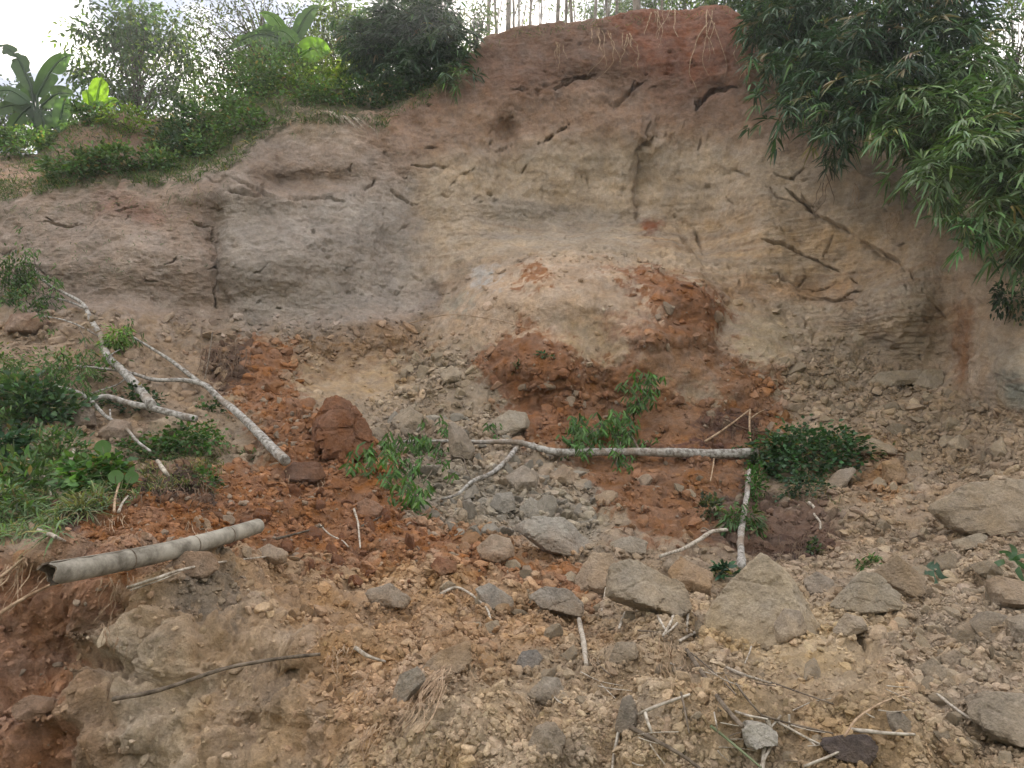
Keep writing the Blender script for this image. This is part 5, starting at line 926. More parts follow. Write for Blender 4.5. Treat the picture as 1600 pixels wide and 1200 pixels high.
shrub(1200, 715, 60, 50, "bright leaves of creeper where the small trunk begins", "creeper", "creeper", n=460, ll=.06, c=(.045, .10, .04), lift=.14, ww=.5)
shrub(1255, 765, 90, 40, "loose lower fringe of creeper over bare soil", "creeper", "creeper", n=480, ll=.05, c=(.035, .07, .04), lift=.1, ww=.6)
shrub(1172, 765, 36, 80, "bright green leaves climbing the small upright trunk", "creeper", "creeper", n=420, ll=.06, c=(.06, .14, .04), lift=.2, ww=.4)
shrub(1145, 820, 70, 60, "narrow-leaved green sprays at the forked branch end", "leafy_spray", "leaves", n=520, ll=.095, c=(.07, .13, .05), lift=.2, ww=.2, up=-.5)
shrub(1105, 800, 36, 50, "wilting grey-green leaves left of the small trunk", "leafy_spray", "leaves", n=160, ll=.08, c=(.07, .09, .055), lift=.12, ww=.3)
shrub(1130, 893, 46, 20, "dark green leaves on the ground below the small trunk", "weed", "weed", n=90, ll=.07, c=(.03, .075, .045), lift=.08)
shrub(1350, 877, 30, 28, "small bright green tuft behind the sloping pale boulder", "weed", "weed", n=240, ll=.045, c=(.05, .13, .035), lift=.05, ww=.25)
shrub(1272, 860, 26, 30, "small grey-green weed on the dark bare soil", "weed", "weed", n=70, ll=.05, c=(.06, .09, .05), lift=.05)
shrub(852, 556, 26, 14, "tiny green sprig on the upper red slope, right one", "weed", "weed", n=50, ll=.06, c=(.035, .08, .04), lift=.05)
shrub(806, 572, 16, 14, "tiny green sprig on the upper red slope, left one", "weed", "weed", n=30, ll=.06, c=(.035, .08, .04), lift=.05)
shrub(1590, 800, 60, 46, "thin pale grass tuft under the huge tan boulder", "grass_tuft", "grass", n=130, ll=.16, c=(.12, .15, .07), lift=.2, ww=.05, up=.8)
shrub(1575, 470, 60, 70, "dark hanging weeds where the thicket meets the smooth cliff", "weed", "weed", n=500, ll=.08, c=(.035, .06, .03), lift=.15, ww=.35, up=-.3)
shrub(1590, 400, 70, 60, "dark weeds on the shadowed ledge at the right edge", "weed", "weed", n=500, ll=.09, c=(.03, .055, .03), lift=.15, ww=.35, up=-.3)
def blades(x, y, lst, label, c, wd, cat="plant", name="wilted_plant"):
    base = at(x, y, .02); e = empty(name, base, label, cat)
    for (a, b, bend) in lst:
        mb = MB(); q = [base, at(a[0], a[1], .12 + bend), at(b[0], b[1], .04)]; cv = crom(q, 7); T = nrm(np.gradient(cv, axis=0)); S = nrm(np.cross(T, CAM - cv)); t = np.linspace(0, 1, len(cv))[:, None]; W_ = wd * np.clip(np.sin(np.clip(t * .95 + .05, 0, 1) * math.pi), .06, 1) ** .6 * .5
        V = np.stack([cv + S * W_, cv - S * W_ + nrm(CAM - cv) * .004], 1).reshape(-1, 3); i = np.arange(len(cv)-1) * 2; mb.add(V, np.stack([i, i+1, i+3, i+2], -1), np.array(c) * random.uniform(.8, 1.2)); mb.build("leaf", M_leaf, e, smooth=True)
blades(1462, 878, [((1450, 880), (1444, 912), .0), ((1475, 872), (1450, 896), .0), ((1455, 895), (1468, 920), .0), ((1470, 900), (1492, 908), 0), ((1452, 885), (1445, 905), 0)], "wilted plant with long blue-green blades bending to the ground", (.06, .115, .075), .035)
blades(1583, 875, [((1560, 880), (1542, 892), .02), ((1575, 865), (1560, 862), .03), ((1595, 870), (1612, 866), .03), ((1590, 890), (1600, 912), .02), ((1570, 888), (1555, 898), .02), ((1600, 885), (1625, 892), .02), ((1585, 860), (1578, 850), .03)], "green leafy rosette at the right edge below the huge tan boulder", (.055, .125, .05), .035, name="rosette_plant")
print("plants", time.time() - T0)
# ================================================================ FALLEN TREES, CANES, ROOTS
def pts_on(lst, lift):                   # pixels -> points resting on the slope, depth evened out along the way
    x = np.array([q[0] for q in lst], float); y = np.array([q[1] for q in lst], float); Pn = at(x, y)
    Yv = Pn[:, 1].copy(); t = np.linspace(0, 1, len(x))
    if len(x) > 2: Yv = .4 * Yv + .6 * np.polyval(np.polyfit(t, Yv, min(2, len(x)-1)), t)
    xs = np.interp(np.linspace(0, 1, 24), t, x); ys = np.interp(np.linspace(0, 1, 24), t, y); sv_ = at(xs, ys)[:, 1]; pen = np.interp(np.linspace(0, 1, 24), t, Yv) - sv_
    return wp(x, y, Yv - lift - max(0, float(np.percentile(pen, 85))) * .9)
def limb(mb, lst, r0, r1, lift=.1, n=8, wob=.16, k=8, c=None):
    cv = crom(pts_on(lst, lift), k); tube(mb, cv, np.linspace(r0, r1, len(cv)), n, wob=wob, c=c, seed=r0 * 900); return cv
def sprigs(mb, mt, lst, n, lift, ll, c, r_, spread=.12, nl=6):
    cv = crom(pts_on(lst, lift), 10)
    for k in range(n):
        p = cv[r_.integers(0, len(cv))]; q = p + r_.normal(size=3) * spread; t = np.linspace(0, 1, 4)[:, None]; tube(mb, p * (1-t) + q * t, .0018, 3, (.07, .06, .04), cap=False)
        m = int(r_.integers(nl - 2, nl + 4)); D = rv(r_, m, (1, 1, .4)) + np.array([0, -.1, -1.0]); leaves(mb, q + r_.normal(size=(m, 3)) * .025, D, ll * r_.uniform(.6, 1.2, m), ll * .21, np.array(c) * r_.uniform(.7, 1.4), r_, sag=.1, up=np.tile([0, -1., .2], (m, 1)))
r_ = ns(); LF = (.075, .155, .045)
# long white trunk lying across
t0 = empty("fallen_tree", at(1178, 708, .1), "long fallen white-barked tree lying level across the red soil, leafy at its thin end", "fallen tree")
mb = MB(); limb(mb, [(1182, 708), (1120, 709), (1040, 707), (960, 706), (880, 707), (845, 701), (818, 693), (790, 690), (740, 691), (700, 689), (630, 690)], .062, .014, .22, 10, .06)
mb.build("trunk", M_white, t0, smooth=True)
mb = MB(); limb(mb, [(812, 693), (795, 715), (770, 738), (738, 752), (715, 772), (690, 780)], .030, .010, .2); mb.build("branch", M_white, t0, smooth=True)
mb = MB(); limb(mb, [(738, 750), (728, 732), (722, 715), (690, 716)], .010, .004, .2, 5); limb(mb, [(722, 716), (727, 705)], .005, .003, .2, 4); limb(mb, [(690, 690), (683, 712), (672, 740), (655, 755), (620, 760), (600, 750)], .010, .004, .22, 5)
limb(mb, [(630, 690), (612, 708), (590, 712)], .008, .003, .2, 4); limb(mb, [(700, 690), (703, 672), (690, 660)], .007, .003, .22, 4); limb(mb, [(778, 690), (775, 668), (774, 660)], .007, .003, .22, 4); mb.build("twig", M_drydark, t0, smooth=True)
mb = MB(); cvb = limb(mb, [(1000, 705), (985, 680), (962, 662), (957, 650), (980, 655), (1005, 620), (1019, 600), (1012, 588), (990, 590)], .012, .005, .35, 6); limb(mb, [(962, 662), (956, 640), (957, 628)], .006, .003, .33, 4); limb(mb, [(957, 655), (930, 672), (905, 690)], .006, .003, .33, 4); limb(mb, [(970, 690), (965, 715), (962, 725)], .006, .003, .33, 4); mb.build("leafy_branch", M_drydark, t0, smooth=True)
ml, mt = MB(), MB()
sprigs(ml, mt, [(985, 680), (975, 655), (1000, 625), (1015, 598), (985, 590)], 56, .36, .12, LF, r_, .09)
sprigs(ml, mt, [(985, 690), (950, 670), (915, 668), (895, 690)], 74, .36, .12, LF, r_, .13)
sprigs(ml, mt, [(975, 700), (966, 720)], 14, .36, .10, LF, r_, .06); sprigs(ml, mt, [(905, 690), (900, 705)], 10, .34, .10, LF, r_, .07); sprigs(ml, mt, [(1015, 688), (1018, 690)], 3, .3, .08, LF, r_, .03)
ml.build("foliage", M_leaf, t0)
ml, mt = MB(), MB()
sprigs(ml, mt, [(690, 692), (655, 698), (640, 710)], 26, .26, .11, LF, r_, .10); sprigs(ml, mt, [(620, 700), (590, 715), (572, 720)], 34, .25, .11, LF, r_, .10); sprigs(ml, mt, [(660, 720), (620, 740), (600, 750)], 34, .25, .11, LF, r_, .11)
sprigs(ml, mt, [(650, 755), (640, 780), (655, 790)], 26, .22, .11, LF, r_, .09); sprigs(ml, mt, [(690, 665), (695, 672)], 6, .25, .1, LF, r_, .05); sprigs(ml, mt, [(770, 665), (765, 670)], 6, .25, .1, LF, r_, .04); sprigs(ml, mt, [(680, 700), (700, 745)], 12, .25, .1, LF, r_, .08)
ml.build("foliage", M_leaf, t0)
# short upright trunk
t1 = empty("snapped_tree", at(1158, 880, .05), "short pale trunk standing in the creeper below the long white tree", "broken trunk")
mb = MB(); limb(mb, [(1171, 735), (1168, 765), (1163, 800), (1158, 835), (1158, 865), (1159, 884)], .024, .031, .18, 9, .2); mb.build("trunk", M_white, t1, smooth=True)
mb = MB(); limb(mb, [(1159, 882), (1162, 893), (1158, 905)], .012, .003, .1, 5); limb(mb, [(1156, 882), (1150, 893)], .01, .003, .1, 5); mb.build("root", M_root, t1)
t2 = empty("broken_branch", at(1050, 866, .05), "broken grey branch slanting up to the narrow-leaved sprays", "branch")
mb = MB(); limb(mb, [(1032, 869), (1065, 858), (1090, 845), (1112, 831), (1135, 828)], .012, .019, .15, 8, .2); mb.build("trunk", M_dry, t2, smooth=True)
mb = MB(); limb(mb, [(1112, 832), (1100, 825), (1095, 828)], .01, .004, .16, 5); limb(mb, [(1120, 830), (1140, 812), (1150, 800)], .01, .003, .17, 5); mb.build("twig", M_drydark, t2)
# left fallen trees
def ftree(label, base, main, subs, lv, r0, r1, lift=.25, ll=.085, c=(.075, .14, .045)):
    e = empty("fallen_tree", at(*base, .05), label, "fallen tree"); m1 = MB(); limb(m1, main, r0, r1, lift, 10, .08); m1.build("trunk", M_white, e, smooth=True)
    for (l, a, b) in subs: m2 = MB(); limb(m2, l, a, b, lift, 6, .1); m2.build("branch", M_white if a > .008 else M_drydark, e, smooth=True)
    ml, mt = MB(), MB()
    for (l, n, s) in lv: sprigs(ml, mt, l, n, lift + .05, ll, c, r_, s)
    ml.build("foliage", M_leaf, e)
ftree("longest fallen white-barked tree at the left, its cut foot on the red soil", (443, 720), [(446, 720), (425, 700), (395, 668), (365, 640), (342, 622), (325, 605), (310, 598), (285, 594), (240, 593), (205, 583), (170, 577), (120, 572)], [([(312, 598), (285, 577), (262, 560), (235, 543), (205, 525)], .030, .012), ([(205, 582), (185, 600), (150, 612), (130, 620)], .010, .004), ([(170, 577), (130, 590), (95, 606)], .007, .003), ([(150, 570), (100, 575), (60, 590), (30, 605)], .007, .003)],
      [([(205, 525), (190, 530)], 16, .10), ([(160, 575), (100, 580), (40, 600)], 46, .14), ([(150, 612), (130, 622)], 14, .10)], .050, .012)
ftree("fallen white-barked tree leaning up against the cliff foot at the left", (236, 632), [(237, 634), (215, 605), (190, 578), (172, 562), (163, 545), (158, 525), (145, 505), (138, 490), (132, 478), (120, 468), (95, 455), (70, 440), (52, 418)], [([(134, 482), (110, 472), (85, 465), (70, 462)], .018, .008), ([(158, 528), (130, 512), (100, 500), (60, 492), (30, 480)], .014, .005), ([(165, 560), (180, 550), (188, 546)], .010, .004)],
      [([(90, 465), (60, 455), (40, 430)], 50, .16), ([(60, 420), (40, 410), (10, 420)], 36, .16), ([(70, 495), (30, 485)], 12, .1)], .052, .012)
ftree("fallen trunk with a kink lying under the other two at the left", (304, 655), [(306, 655), (275, 648), (235, 637), (200, 630), (178, 622), (160, 620), (143, 625), (125, 615), (100, 607), (60, 602), (20, 600)], [([(143, 626), (165, 650), (195, 668), (215, 690), (235, 705)], .020, .012), ([(172, 640), (173, 655), (178, 662)], .010, .005), ([(120, 614), (90, 625), (45, 640)], .006, .003)],
      [([(100, 610), (60, 605), (20, 604)], 40, .15), ([(20, 620), (10, 660)], 34, .15), ([(45, 640), (60, 650)], 16, .12)], .040, .014, .3)
empty("cut_stick", at(255, 730, .05), "short pale cut stick poking from the soil behind the dark clods", "stick")
cs = bpy.data.objects["cut_stick"]; mb = MB(); limb(mb, [(246, 720), (255, 733), (264, 745)], .018, .016, .1, 7); mb.build("stick", M_dry, cs, smooth=True)
# bamboo pole
pa_, pb_ = wp(76, 897, 3.42), wp(403, 822, 4.95); ax = nrm(pb_ - pa_); Ln = np.linalg.norm(pb_ - pa_)
_t = np.linspace(.03, .97, 40)[:, None]; _q = pa_ + (pb_ - pa_) * _t; _x, _y = proj(_q); _s = at(_x, _y + 8)[:, 1]; _d = np.max(_q[:, 1] + .03 - _s); print('pole shift', _d); _f = (pa_[1] + pb_[1] - 2 * _d) / (pa_[1] + pb_[1])
if _d > 0: pa_, pb_ = CAM + (pa_ - CAM) * _f, CAM + (pb_ - CAM) * _f
ax = nrm(pb_ - pa_); Ln = np.linalg.norm(pb_ - pa_)
def pole_mat():
    m = wood_mat("weathered bamboo", (.12, .108, .088), (.33, .31, .265), 7, (1, 1, 1), .55); return m
M_pole = pole_mat(); ep = empty("bamboo_pole", (pa_ + pb_) / 2 - np.array([0, 0, .05]), "thick grey weathered bamboo pole with an open broken end, lying on the left bank", "bamboo pole")
nn_ = 120; t = np.linspace(0, 1, nn_); rad = .046 * (1 - t) + .041 * t; nodes_ = [.02, .29, .60, .80, .97]
for q in nodes_[1:4]: rad = rad + .0035 * np.exp(-((t - q) / .006) ** 2) - .0015 * np.exp(-((t - q - .012) / .005) ** 2)
mb = MB(); A = nrm(np.cross(ax, [0, 0, 1.])); Bv = np.cross(ax, A); th = np.arange(28) * 2 * math.pi / 28; bow = np.array([0, 0, -.02]) * np.sin(t * math.pi)[:, None]
jag = .02 * (vn(np.stack([np.cos(th) * 2.2, np.sin(th) * 2.2, th * 0], -1), 5)) + .02 * np.clip(np.cos(th - 2.0), 0, 1)
ctr = pa_ + ax * (t * Ln)[:, None] + bow
V = ctr[:, None] + rad[:, None, None] * (A * np.cos(th)[:, None] + Bv * np.sin(th)[:, None])[None]
fall = np.clip(1 - t / .09, 0, 1)[:, None]; V = V + ax * (jag[None] * fall)[..., None]
i = np.arange(nn_-1)[:, None] * 28; j = np.arange(28)[None]; k = (j+1) % 28; Q = np.stack([i+j, i+k, i+28+k, i+28+j], -1).reshape(-1, 4)
mb.add(V.reshape(-1, 3), Q); ca_ = V[-1].mean(0); mb.add(np.vstack([V[-1], ca_[None]]), np.stack([np.arange(28), (np.arange(28)+1) % 28, np.full(28, 28)], -1)); mb.build("culm_wall", M_pole, ep, smooth=True)
mb = MB(); m_ = 34; Vi = ctr[:m_, None] + (rad[:m_, None, None] - .008) * (A * np.cos(th)[:, None] + Bv * np.sin(th)[:, None])[None] + ax * ((jag[None] + .0) * fall[:m_])[..., None]
i = np.arange(m_-1)[:, None] * 28; Q = np.stack([i+j, i+28+j, i+28+k, i+k], -1).reshape(-1, 4); mb.add(Vi.reshape(-1, 3), Q)
rim = np.vstack([V[0], Vi[0]]); mb.add(rim, np.stack([j[0], k[0], 28 + k[0], 28 + j[0]], -1)); mb.add(np.vstack([Vi[-1], Vi[-1].mean(0)[None]]), np.stack([np.arange(28), (np.arange(28)+1) % 28, np.full(28, 28)], -1)); mb.build("hollow_lining", M_drydark, ep)
for q in nodes_[1:4]:
    mb = MB(); rr_ = np.interp(q, t, rad); c0 = pa_ + ax * (q + .004) * Ln + np.array([0, 0, -.02]) * math.sin(q * math.pi); tube(mb, [c0 - ax * .004, c0 + ax * .004], rr_ + .0008, 28, cap=False)
    mb.build("node_ring", M_drydark, ep)
mb = MB(); _a = nrm(A * .25 - Bv * .9 * np.sign(Bv[2]) * -1); _k = np.arange(0, 46); tube(mb, ctr[_k] + _a * (rad[_k, None] - .0008) + A * (.004 * np.sin(_k * .5))[:, None], np.linspace(.0035, .0012, 46), 5, cap=False); mb.build("split", M_bark, ep)
e = empty("yellow_leaf", at(185, 860, .05), "fallen yellow leaf behind the bamboo pole", "leaf"); mb = MB(); cv = crom([wp(160, 862, 4.2), wp(175, 855, 4.15), wp(188, 852, 4.1), wp(201, 853, 4.05)], 5); T = nrm(np.gradient(cv, axis=0)); S = nrm(np.cross(T, CAM - cv)); W_ = np.interp(np.linspace(0, 1, len(cv)), [0, .35, .75, 1], [.002, .008, .028, .012])[:, None]
i = np.arange(len(cv)-1) * 2; mb.add(np.stack([cv + S * W_ * .7, cv - S * W_ * .5], 1).reshape(-1, 3), np.stack([i, i+1, i+3, i+2], -1), (.55, .47, .03)); mb.build("blade", M_leaf, e)
# ---- sticks, canes and roots
def stick(lst, wpx, label, mat=None, name="dry_cane", cat="cane", group=None, lift=.03, taper=.6, flat=.45, n=6, wob=.15, extra=()):
    cv = crom(pts_on(lst, lift), 8); Y0 = cv[:, 1].mean(); r = wpx * .5 * Y0 / F; mb = MB(); tube(mb, cv, np.linspace(r, r * taper, len(cv)), n, wob=wob, seed=lst[0][0])
    for l2, w2 in extra: c2 = crom(pts_on(l2, lift), 6); tube(mb, c2, np.linspace(w2, w2 * .4, len(c2)) * .5 * Y0 / F, 5, wob=.1)
    V = np.vstack(mb.v); o = cv[len(cv)//2]; mb.v = [V - o]; ob = mb.build(name, mat or M_dry, label=label, cat=cat, group=group, smooth=(n > 5)); ob.location = o; return ob
D_ = M_drydark
for a in [
 ([(905, 968), (911, 1000), (916, 1040)], 10, "upright white split cane standing in the middle of the near ground", None), ([(949, 905), (945, 930), (940, 955)], 4, "thin tan cane leaning on the tan slab's left side", None), ([(977, 958), (972, 970), (967, 981)], 6, "short pale cane left of the cane tangle on the crest", None),
 ([(1028, 963), (1036, 978), (1044, 992)], 5, "pale cane leaning right in the tangle on the crest", None), ([(1053, 960), (1046, 976), (1036, 993)], 6, "thicker pale cane of the tangle on the crest", None), ([(1058, 974), (1048, 984), (1034, 994)], 4, "thin cane lowest in the tangle on the crest", None),
 ([(1075, 956), (1074, 972), (1073, 988)], 5, "short upright cane right of the tangle on the crest", None), ([(1098, 981), (1080, 992), (1062, 1001)], 7, "pale cane lying slantwise below the peaked boulder's left foot", None), ([(996, 985), (1012, 986), (1030, 988)], 3, "dark thin cane lying level left of the tangle", D_),
 ([(1174, 1010), (1170, 1022), (1164, 1036)], 3, "tiny pale cane standing below the peaked boulder", None), ([(1073, 1016), (1095, 1048), (1125, 1095), (1160, 1135)], 9, "thick brown rotting cane running down to the whitish wood", D_), ([(1080, 1020), (1110, 1045), (1150, 1085)], 3, "thin cane beside the thick brown rotting cane", D_),
 ([(1135, 1043), (1165, 1055), (1205, 1068)], 5, "grey cane lying under the small upright cane", None), ([(1140, 1048), (1180, 1066), (1212, 1072)], 3, "dark cane just below the grey lying cane", D_), ([(1205, 1066), (1250, 1082), (1302, 1100)], 3, "long thin dark cane pointing to the right", D_),
 ([(997, 1116), (1035, 1100), (1078, 1085)], 6, "grey cane crossing behind the earth pinnacle", None), ([(1064, 1082), (1070, 1110), (1077, 1146)], 4, "dark thin cane standing across the grey one", D_), ([(1008, 1114), (1013, 1130), (1019, 1146)], 6, "short pale cane at the foot of the earth pinnacle", None),
 ([(984, 1136), (1030, 1160), (1065, 1180), (1100, 1205)], 7, "brown cane slanting down to the bottom edge", D_), ([(967, 1143), (961, 1170), (956, 1205)], 6, "pale cane upright at the bottom edge", None), ([(1150, 1068), (1170, 1095), (1198, 1126)], 4, "brown cane meeting the crossed canes from above", D_),
 ([(1134, 1106), (1165, 1117), (1200, 1124)], 5, "grey cane reaching the crossed canes from the left", None), ([(1198, 1120), (1205, 1142), (1214, 1165)], 8, "thick pale cane in the middle of the crossed canes", None), ([(1190, 1118), (1240, 1132), (1302, 1146)], 4, "dark cane running right from the crossed canes", D_),
 ([(1215, 1128), (1265, 1155), (1322, 1180)], 4, "thin cane running to the dark purplish stone", None), ([(1330, 1140), (1380, 1145), (1430, 1148)], 7, "short white cane lying level above the dark purplish stone", None), ([(1256, 1198), (1290, 1184), (1326, 1168)], 5, "pale cane in front of the dark purplish stone", None),
 ([(1196, 1155), (1193, 1180), (1192, 1205)], 9, "wide grey cane going down out of the picture", None), ([(1213, 1150), (1200, 1175), (1184, 1205)], 6, "narrow grey cane beside the wide one at the bottom edge", None), ([(1220, 1118), (1210, 1130), (1196, 1145)], 4, "short pale cane over the whitish wood", None),
 ([(1465, 1085), (1500, 1112), (1545, 1140), (1600, 1166)], 5, "long grey cane half buried near the lower right corner", None), ([(1233, 1116), (1233, 1128), (1232, 1140)], 4, "stubby pale cane right of the crossed canes", None), ([(1115, 1108), (1118, 1125), (1122, 1145)], 3, "thin tan cane above the green blade", None)]:
    stick(a[0], a[1], a[2], a[3], group="dry canes on the near ground")
stick([(1320, 1150), (1340, 1122), (1380, 1097), (1422, 1083)], 4, "arched brown twig rising above the short white cane", M_root, "twig", "twig", lift=.07)
stick([(175, 1093), (250, 1078), (350, 1045), (430, 1030), (500, 1022)], 7, "long grey stick lying across the near bank", M_drydark, "stick", "stick", lift=.10, taper=.8)
stick([(200, 918), (240, 905), (285, 890), (340, 879), (415, 870)], 5, "thin pale stick right under the bamboo pole", M_dry, "stick", "stick", lift=.05, extra=[([(205, 922), (240, 910), (282, 894)], 4)])
stick([(-20, 972), (20, 945), (50, 928), (78, 914)], 7, "tan root-like stick running under the bamboo's open end", M_root, "stick", "stick", lift=.07)
stick([(0, 902), (18, 888), (38, 872)], 5, "short tan stick in the turned-up red turf at the left edge", M_root, "stick", "stick", lift=.08)
stick([(555, 1012), (575, 1025), (602, 1034)], 7, "short grey driftwood-like stick on the ochre ground", M_dry, "stick", "stick")
stick([(688, 928), (712, 918), (735, 928), (760, 950), (767, 971)], 5, "bent pale twig beside the grey angular rock", M_dry, "twig", "twig", lift=.05)
stick([(432, 842), (470, 832), (505, 822)], 4, "black burnt-looking stick on the red soil", M_bark, "stick", "stick")
stick([(500, 820), (515, 835), (535, 845), (545, 855)], 3, "crooked white twig at the end of the black stick", M_dry, "twig", "twig")
stick([(553, 795), (559, 815), (561, 835), (563, 856)], 4, "white twig standing in the red soil below the red block", M_dry, "twig", "twig", lift=.05)
stick([(565, 822), (590, 810), (606, 800)], 3, "dark twig right of the standing white twig", M_bark, "twig", "twig")
stick([(1102, 690), (1135, 668), (1172, 640)], 4, "straight brown twig leaning above the long white trunk", M_root, "twig", "twig", lift=.08)
stick([(1172, 640), (1171, 665), (1173, 690)], 4, "upright brown twig above the long white trunk", M_root, "twig", "twig", lift=.08, extra=[([(1171, 655), (1185, 645), (1195, 640)], 3)])
stick([(1130, 655), (1160, 668), (1210, 680)], 3, "dark twig crossing behind the upright brown twig", M_rootd, "twig", "twig", lift=.06)
stick([(1116, 712), (1114, 730), (1110, 752)], 3, "thin pale root hanging from the white trunk's thick end", M_root, "root", "root", lift=.1)
stick([(1264, 785), (1272, 793), (1272, 803), (1281, 815), (1282, 826)], 5, "pale wriggling root lying below the creeper", M_dry, "root", "root", lift=.05)
stick([(1172, 835), (1190, 818), (1205, 800)], 4, "brown twig right of the short pale trunk", M_rootd, "twig", "twig", lift=.05)
stick([(1290, 840), (1300, 820), (1308, 808)], 2, "fine grey twig on the dark bare soil", M_rootd, "twig", "twig", lift=.05)
stick([(1345, 708), (1380, 708), (1415, 712)], 3, "dead twigs sticking out of the creeper to the right", M_rootd, "twig", "twig", lift=.08, extra=[([(1325, 700), (1350, 712), (1370, 722)], 3), ([(1320, 690), (1345, 695), (1362, 690)], 2)])
stick([(120, 505), (135, 540), (130, 565)], 2, "thin dark twig behind the leaning white tree", M_drydark, "twig", "twig", lift=.1)
stick([(332, 520), (326, 560), (320, 592)], 3, "dark upright twig above the longest white tree", M_drydark, "twig", "twig", lift=.15)
stick([(178, 800), (182, 770), (196, 735), (215, 722)], 4, "curved tan stem arching over the slumped grass", M_root, "stem", "plant stem", lift=.15)
stick([(62, 738), (75, 755), (80, 775)], 5, "pale broken stem in the slumped grass", M_dry, "stem", "plant stem", lift=.12)
stick([(100, 750), (108, 725), (116, 702)], 4, "grey-white blade standing above the slumped grass", M_dry, "stem", "plant stem", lift=.2, taper=1.4)
stick([(60, 828), (85, 838), (105, 848)], 7, "pale stick between the grass heap and the red turf", M_dry, "stick", "stick", lift=.08)
stick([(185, 800), (192, 785), (200, 775)], 5, "pale stake behind the red bank", M_dry, "stick", "stick", lift=.08)
stick([(1470, 862), (1500, 855), (1550, 838), (1590, 830)], 3, "dark twig above the wilted plant", M_rootd, "twig", "twig", lift=.07)
stick([(1110, 1134), (1140, 1158), (1190, 1200)], 5, "single grey-green grass blade lying below the whitish wood", wood_mat("green blade", (.14, .17, .10), (.22, .26, .16), 8), "reed", "grass blade", lift=.04)
stick([(640, 505), (700, 492), (765, 498), (820, 512)], 1.6, "long hair-thin twig lying across the top of the scree", M_root, "twig", "twig", lift=.05)
boulder([(1158, 1140), (1170, 1130), (1195, 1131), (1212, 1142), (1206, 1158), (1165, 1162)], (.44, .41, .36), "whitish weathered lump of wood beside the crossed canes", "wood_lump", "wood", thick=.9, sub=4, soil=.0, rg=1.8, Yoff=-.06)
r9 = np.random.default_rng(99); whr = ["near the upright white split cane", "near the earth pinnacle", "near the crossed canes", "near the whitish wood lump", "near the arched brown twig", "near the thick rotting cane"]
whp = [(905, 1060), (1010, 1165), (1235, 1160), (1130, 1165), (1370, 1110), (1090, 1035)]
wlk = ["hair-thin straw lying slantwise", "short straw splinter", "thin straw lying almost level", "brown straw splinter", "pale thin straw, slightly bent"]
for q in range(30):
    hx, hy = whp[q % 6]; x0, y0 = hx + r9.normal() * 30, hy + r9.normal() * 22; an = r9.uniform(-.5, 1.1); L0 = r9.uniform(18, 70) * (.5 if q // 6 in (1, 3) else 1); x1, y1 = x0 + math.cos(an) * L0, min(y0 + math.sin(an) * L0, 1196)
    stick([(x0, y0), ((x0+x1)/2 + r9.normal() * 2, (y0+y1)/2 + r9.normal() * 2), (x1, y1)], [1.6, 2.6, 1.8, 2.4, 2.0][q // 6], wlk[q // 6] + " " + whr[q % 6], D_ if q // 6 == 3 else M_dry, "straw", "straw", "straws on the near ground", lift=.03)
def roots(label, starts, mat=None, group=None, name="root_cluster", wpx=2.0, n=10, ln=60, gx_=0., lift=.05, jit=9, cat="roots", dr=1.0):
    r_ = ns(); mb = MB(); o = at(*starts[0], lift)
    for k in range(n):
        x, y = starts[k % len(starts)]; x += r_.normal() * jit * .5; y += r_.normal() * jit * .25; l = [(x, y)]; m = int(r_.integers(5, 10)); st_ = ln / m * r_.uniform(.3, 1.25); vx = gx_ + r_.normal() * .18
        for q in range(m): vx = vx * .6 + r_.normal() * .34 + gx_ * .4; x += vx * st_; y += st_ * dr; l.append((x, y))
        cv = crom(pts_on(l, lift), 4); Y0 = cv[:, 1].mean(); w0 = wpx * r_.uniform(.4, 1.1) * .5 * Y0 / F; tube(mb, cv - o, np.linspace(w0, w0 * .35, len(cv)), 4, cap=False)
    ob = mb.build(name, mat or M_root, label=label, cat=cat, group=group); ob.location = o
hg = "roots hanging from the scarp top"
roots("pale roots hanging longest of all, left of the red top", [(925, 44), (935, 48), (945, 50)], n=6, ln=80, wpx=2.2, group=hg); roots("two long roots dangling near the right bamboo", [(1106, 15), (1115, 35)], n=5, ln=110, wpx=2.4, group=hg, jit=8)
roots("thin roots forked over the dark hollow's right side", [(978, 55)], n=6, ln=45, wpx=2.2, group=hg); roots("short fine roots left of the long pale ones", [(872, 66)], n=6, ln=40, wpx=1.6, group=hg); roots("roots looping out of the turf in the red top's middle", [(1022, 18)], n=5, ln=50, wpx=2.4, group=hg)
roots("curved root pair right of the looping roots", [(1047, 16)], n=4, ln=58, wpx=2.6, group=hg, gx_=-.1); roots("dark roots hanging beside the bamboo's edge", [(1160, 60), (1168, 90)], n=9, ln=80, wpx=2, group=hg); roots("fine roots on the left shoulder of the scarp", [(705, 125), (715, 140)], n=6, ln=60, wpx=1.4, group=hg)
roots("grey twiggy roots poking out under the left bank turf", [(520, 175), (535, 182), (550, 185)], M_dry, n=12, ln=26, wpx=2.4, gx_=1.1, group=None)
roots("short roots fringing the rim above the grey face", [(455, 190), (475, 190), (500, 190)], n=10, ln=16, wpx=1.6)
roots("thin stems hanging from the lone bamboo sprig on the pale cliff", [(1290, 265), (1282, 285)], M_rootd, n=4, ln=75, wpx=2, gx_=-.25, lift=.12)
roots("withered stems trailing below the thicket's left part", [(1340, 290)], M_root, n=5, ln=40, wpx=1.5, lift=.08)
roots("withered stems trailing below the thicket's middle", [(1400, 330)], M_root, n=5, ln=40, wpx=1.5, lift=.08)
roots("withered stems trailing below the biggest bamboo sprays", [(1455, 400)], M_root, n=5, ln=40, wpx=1.5, lift=.08)
roots("bundle of hairy tan roots below the wedge-shaped rock", [(690, 1046), (705, 1044), (680, 1058)], n=26, ln=90, wpx=2.8, gx_=-.55, lift=.05, jit=16)
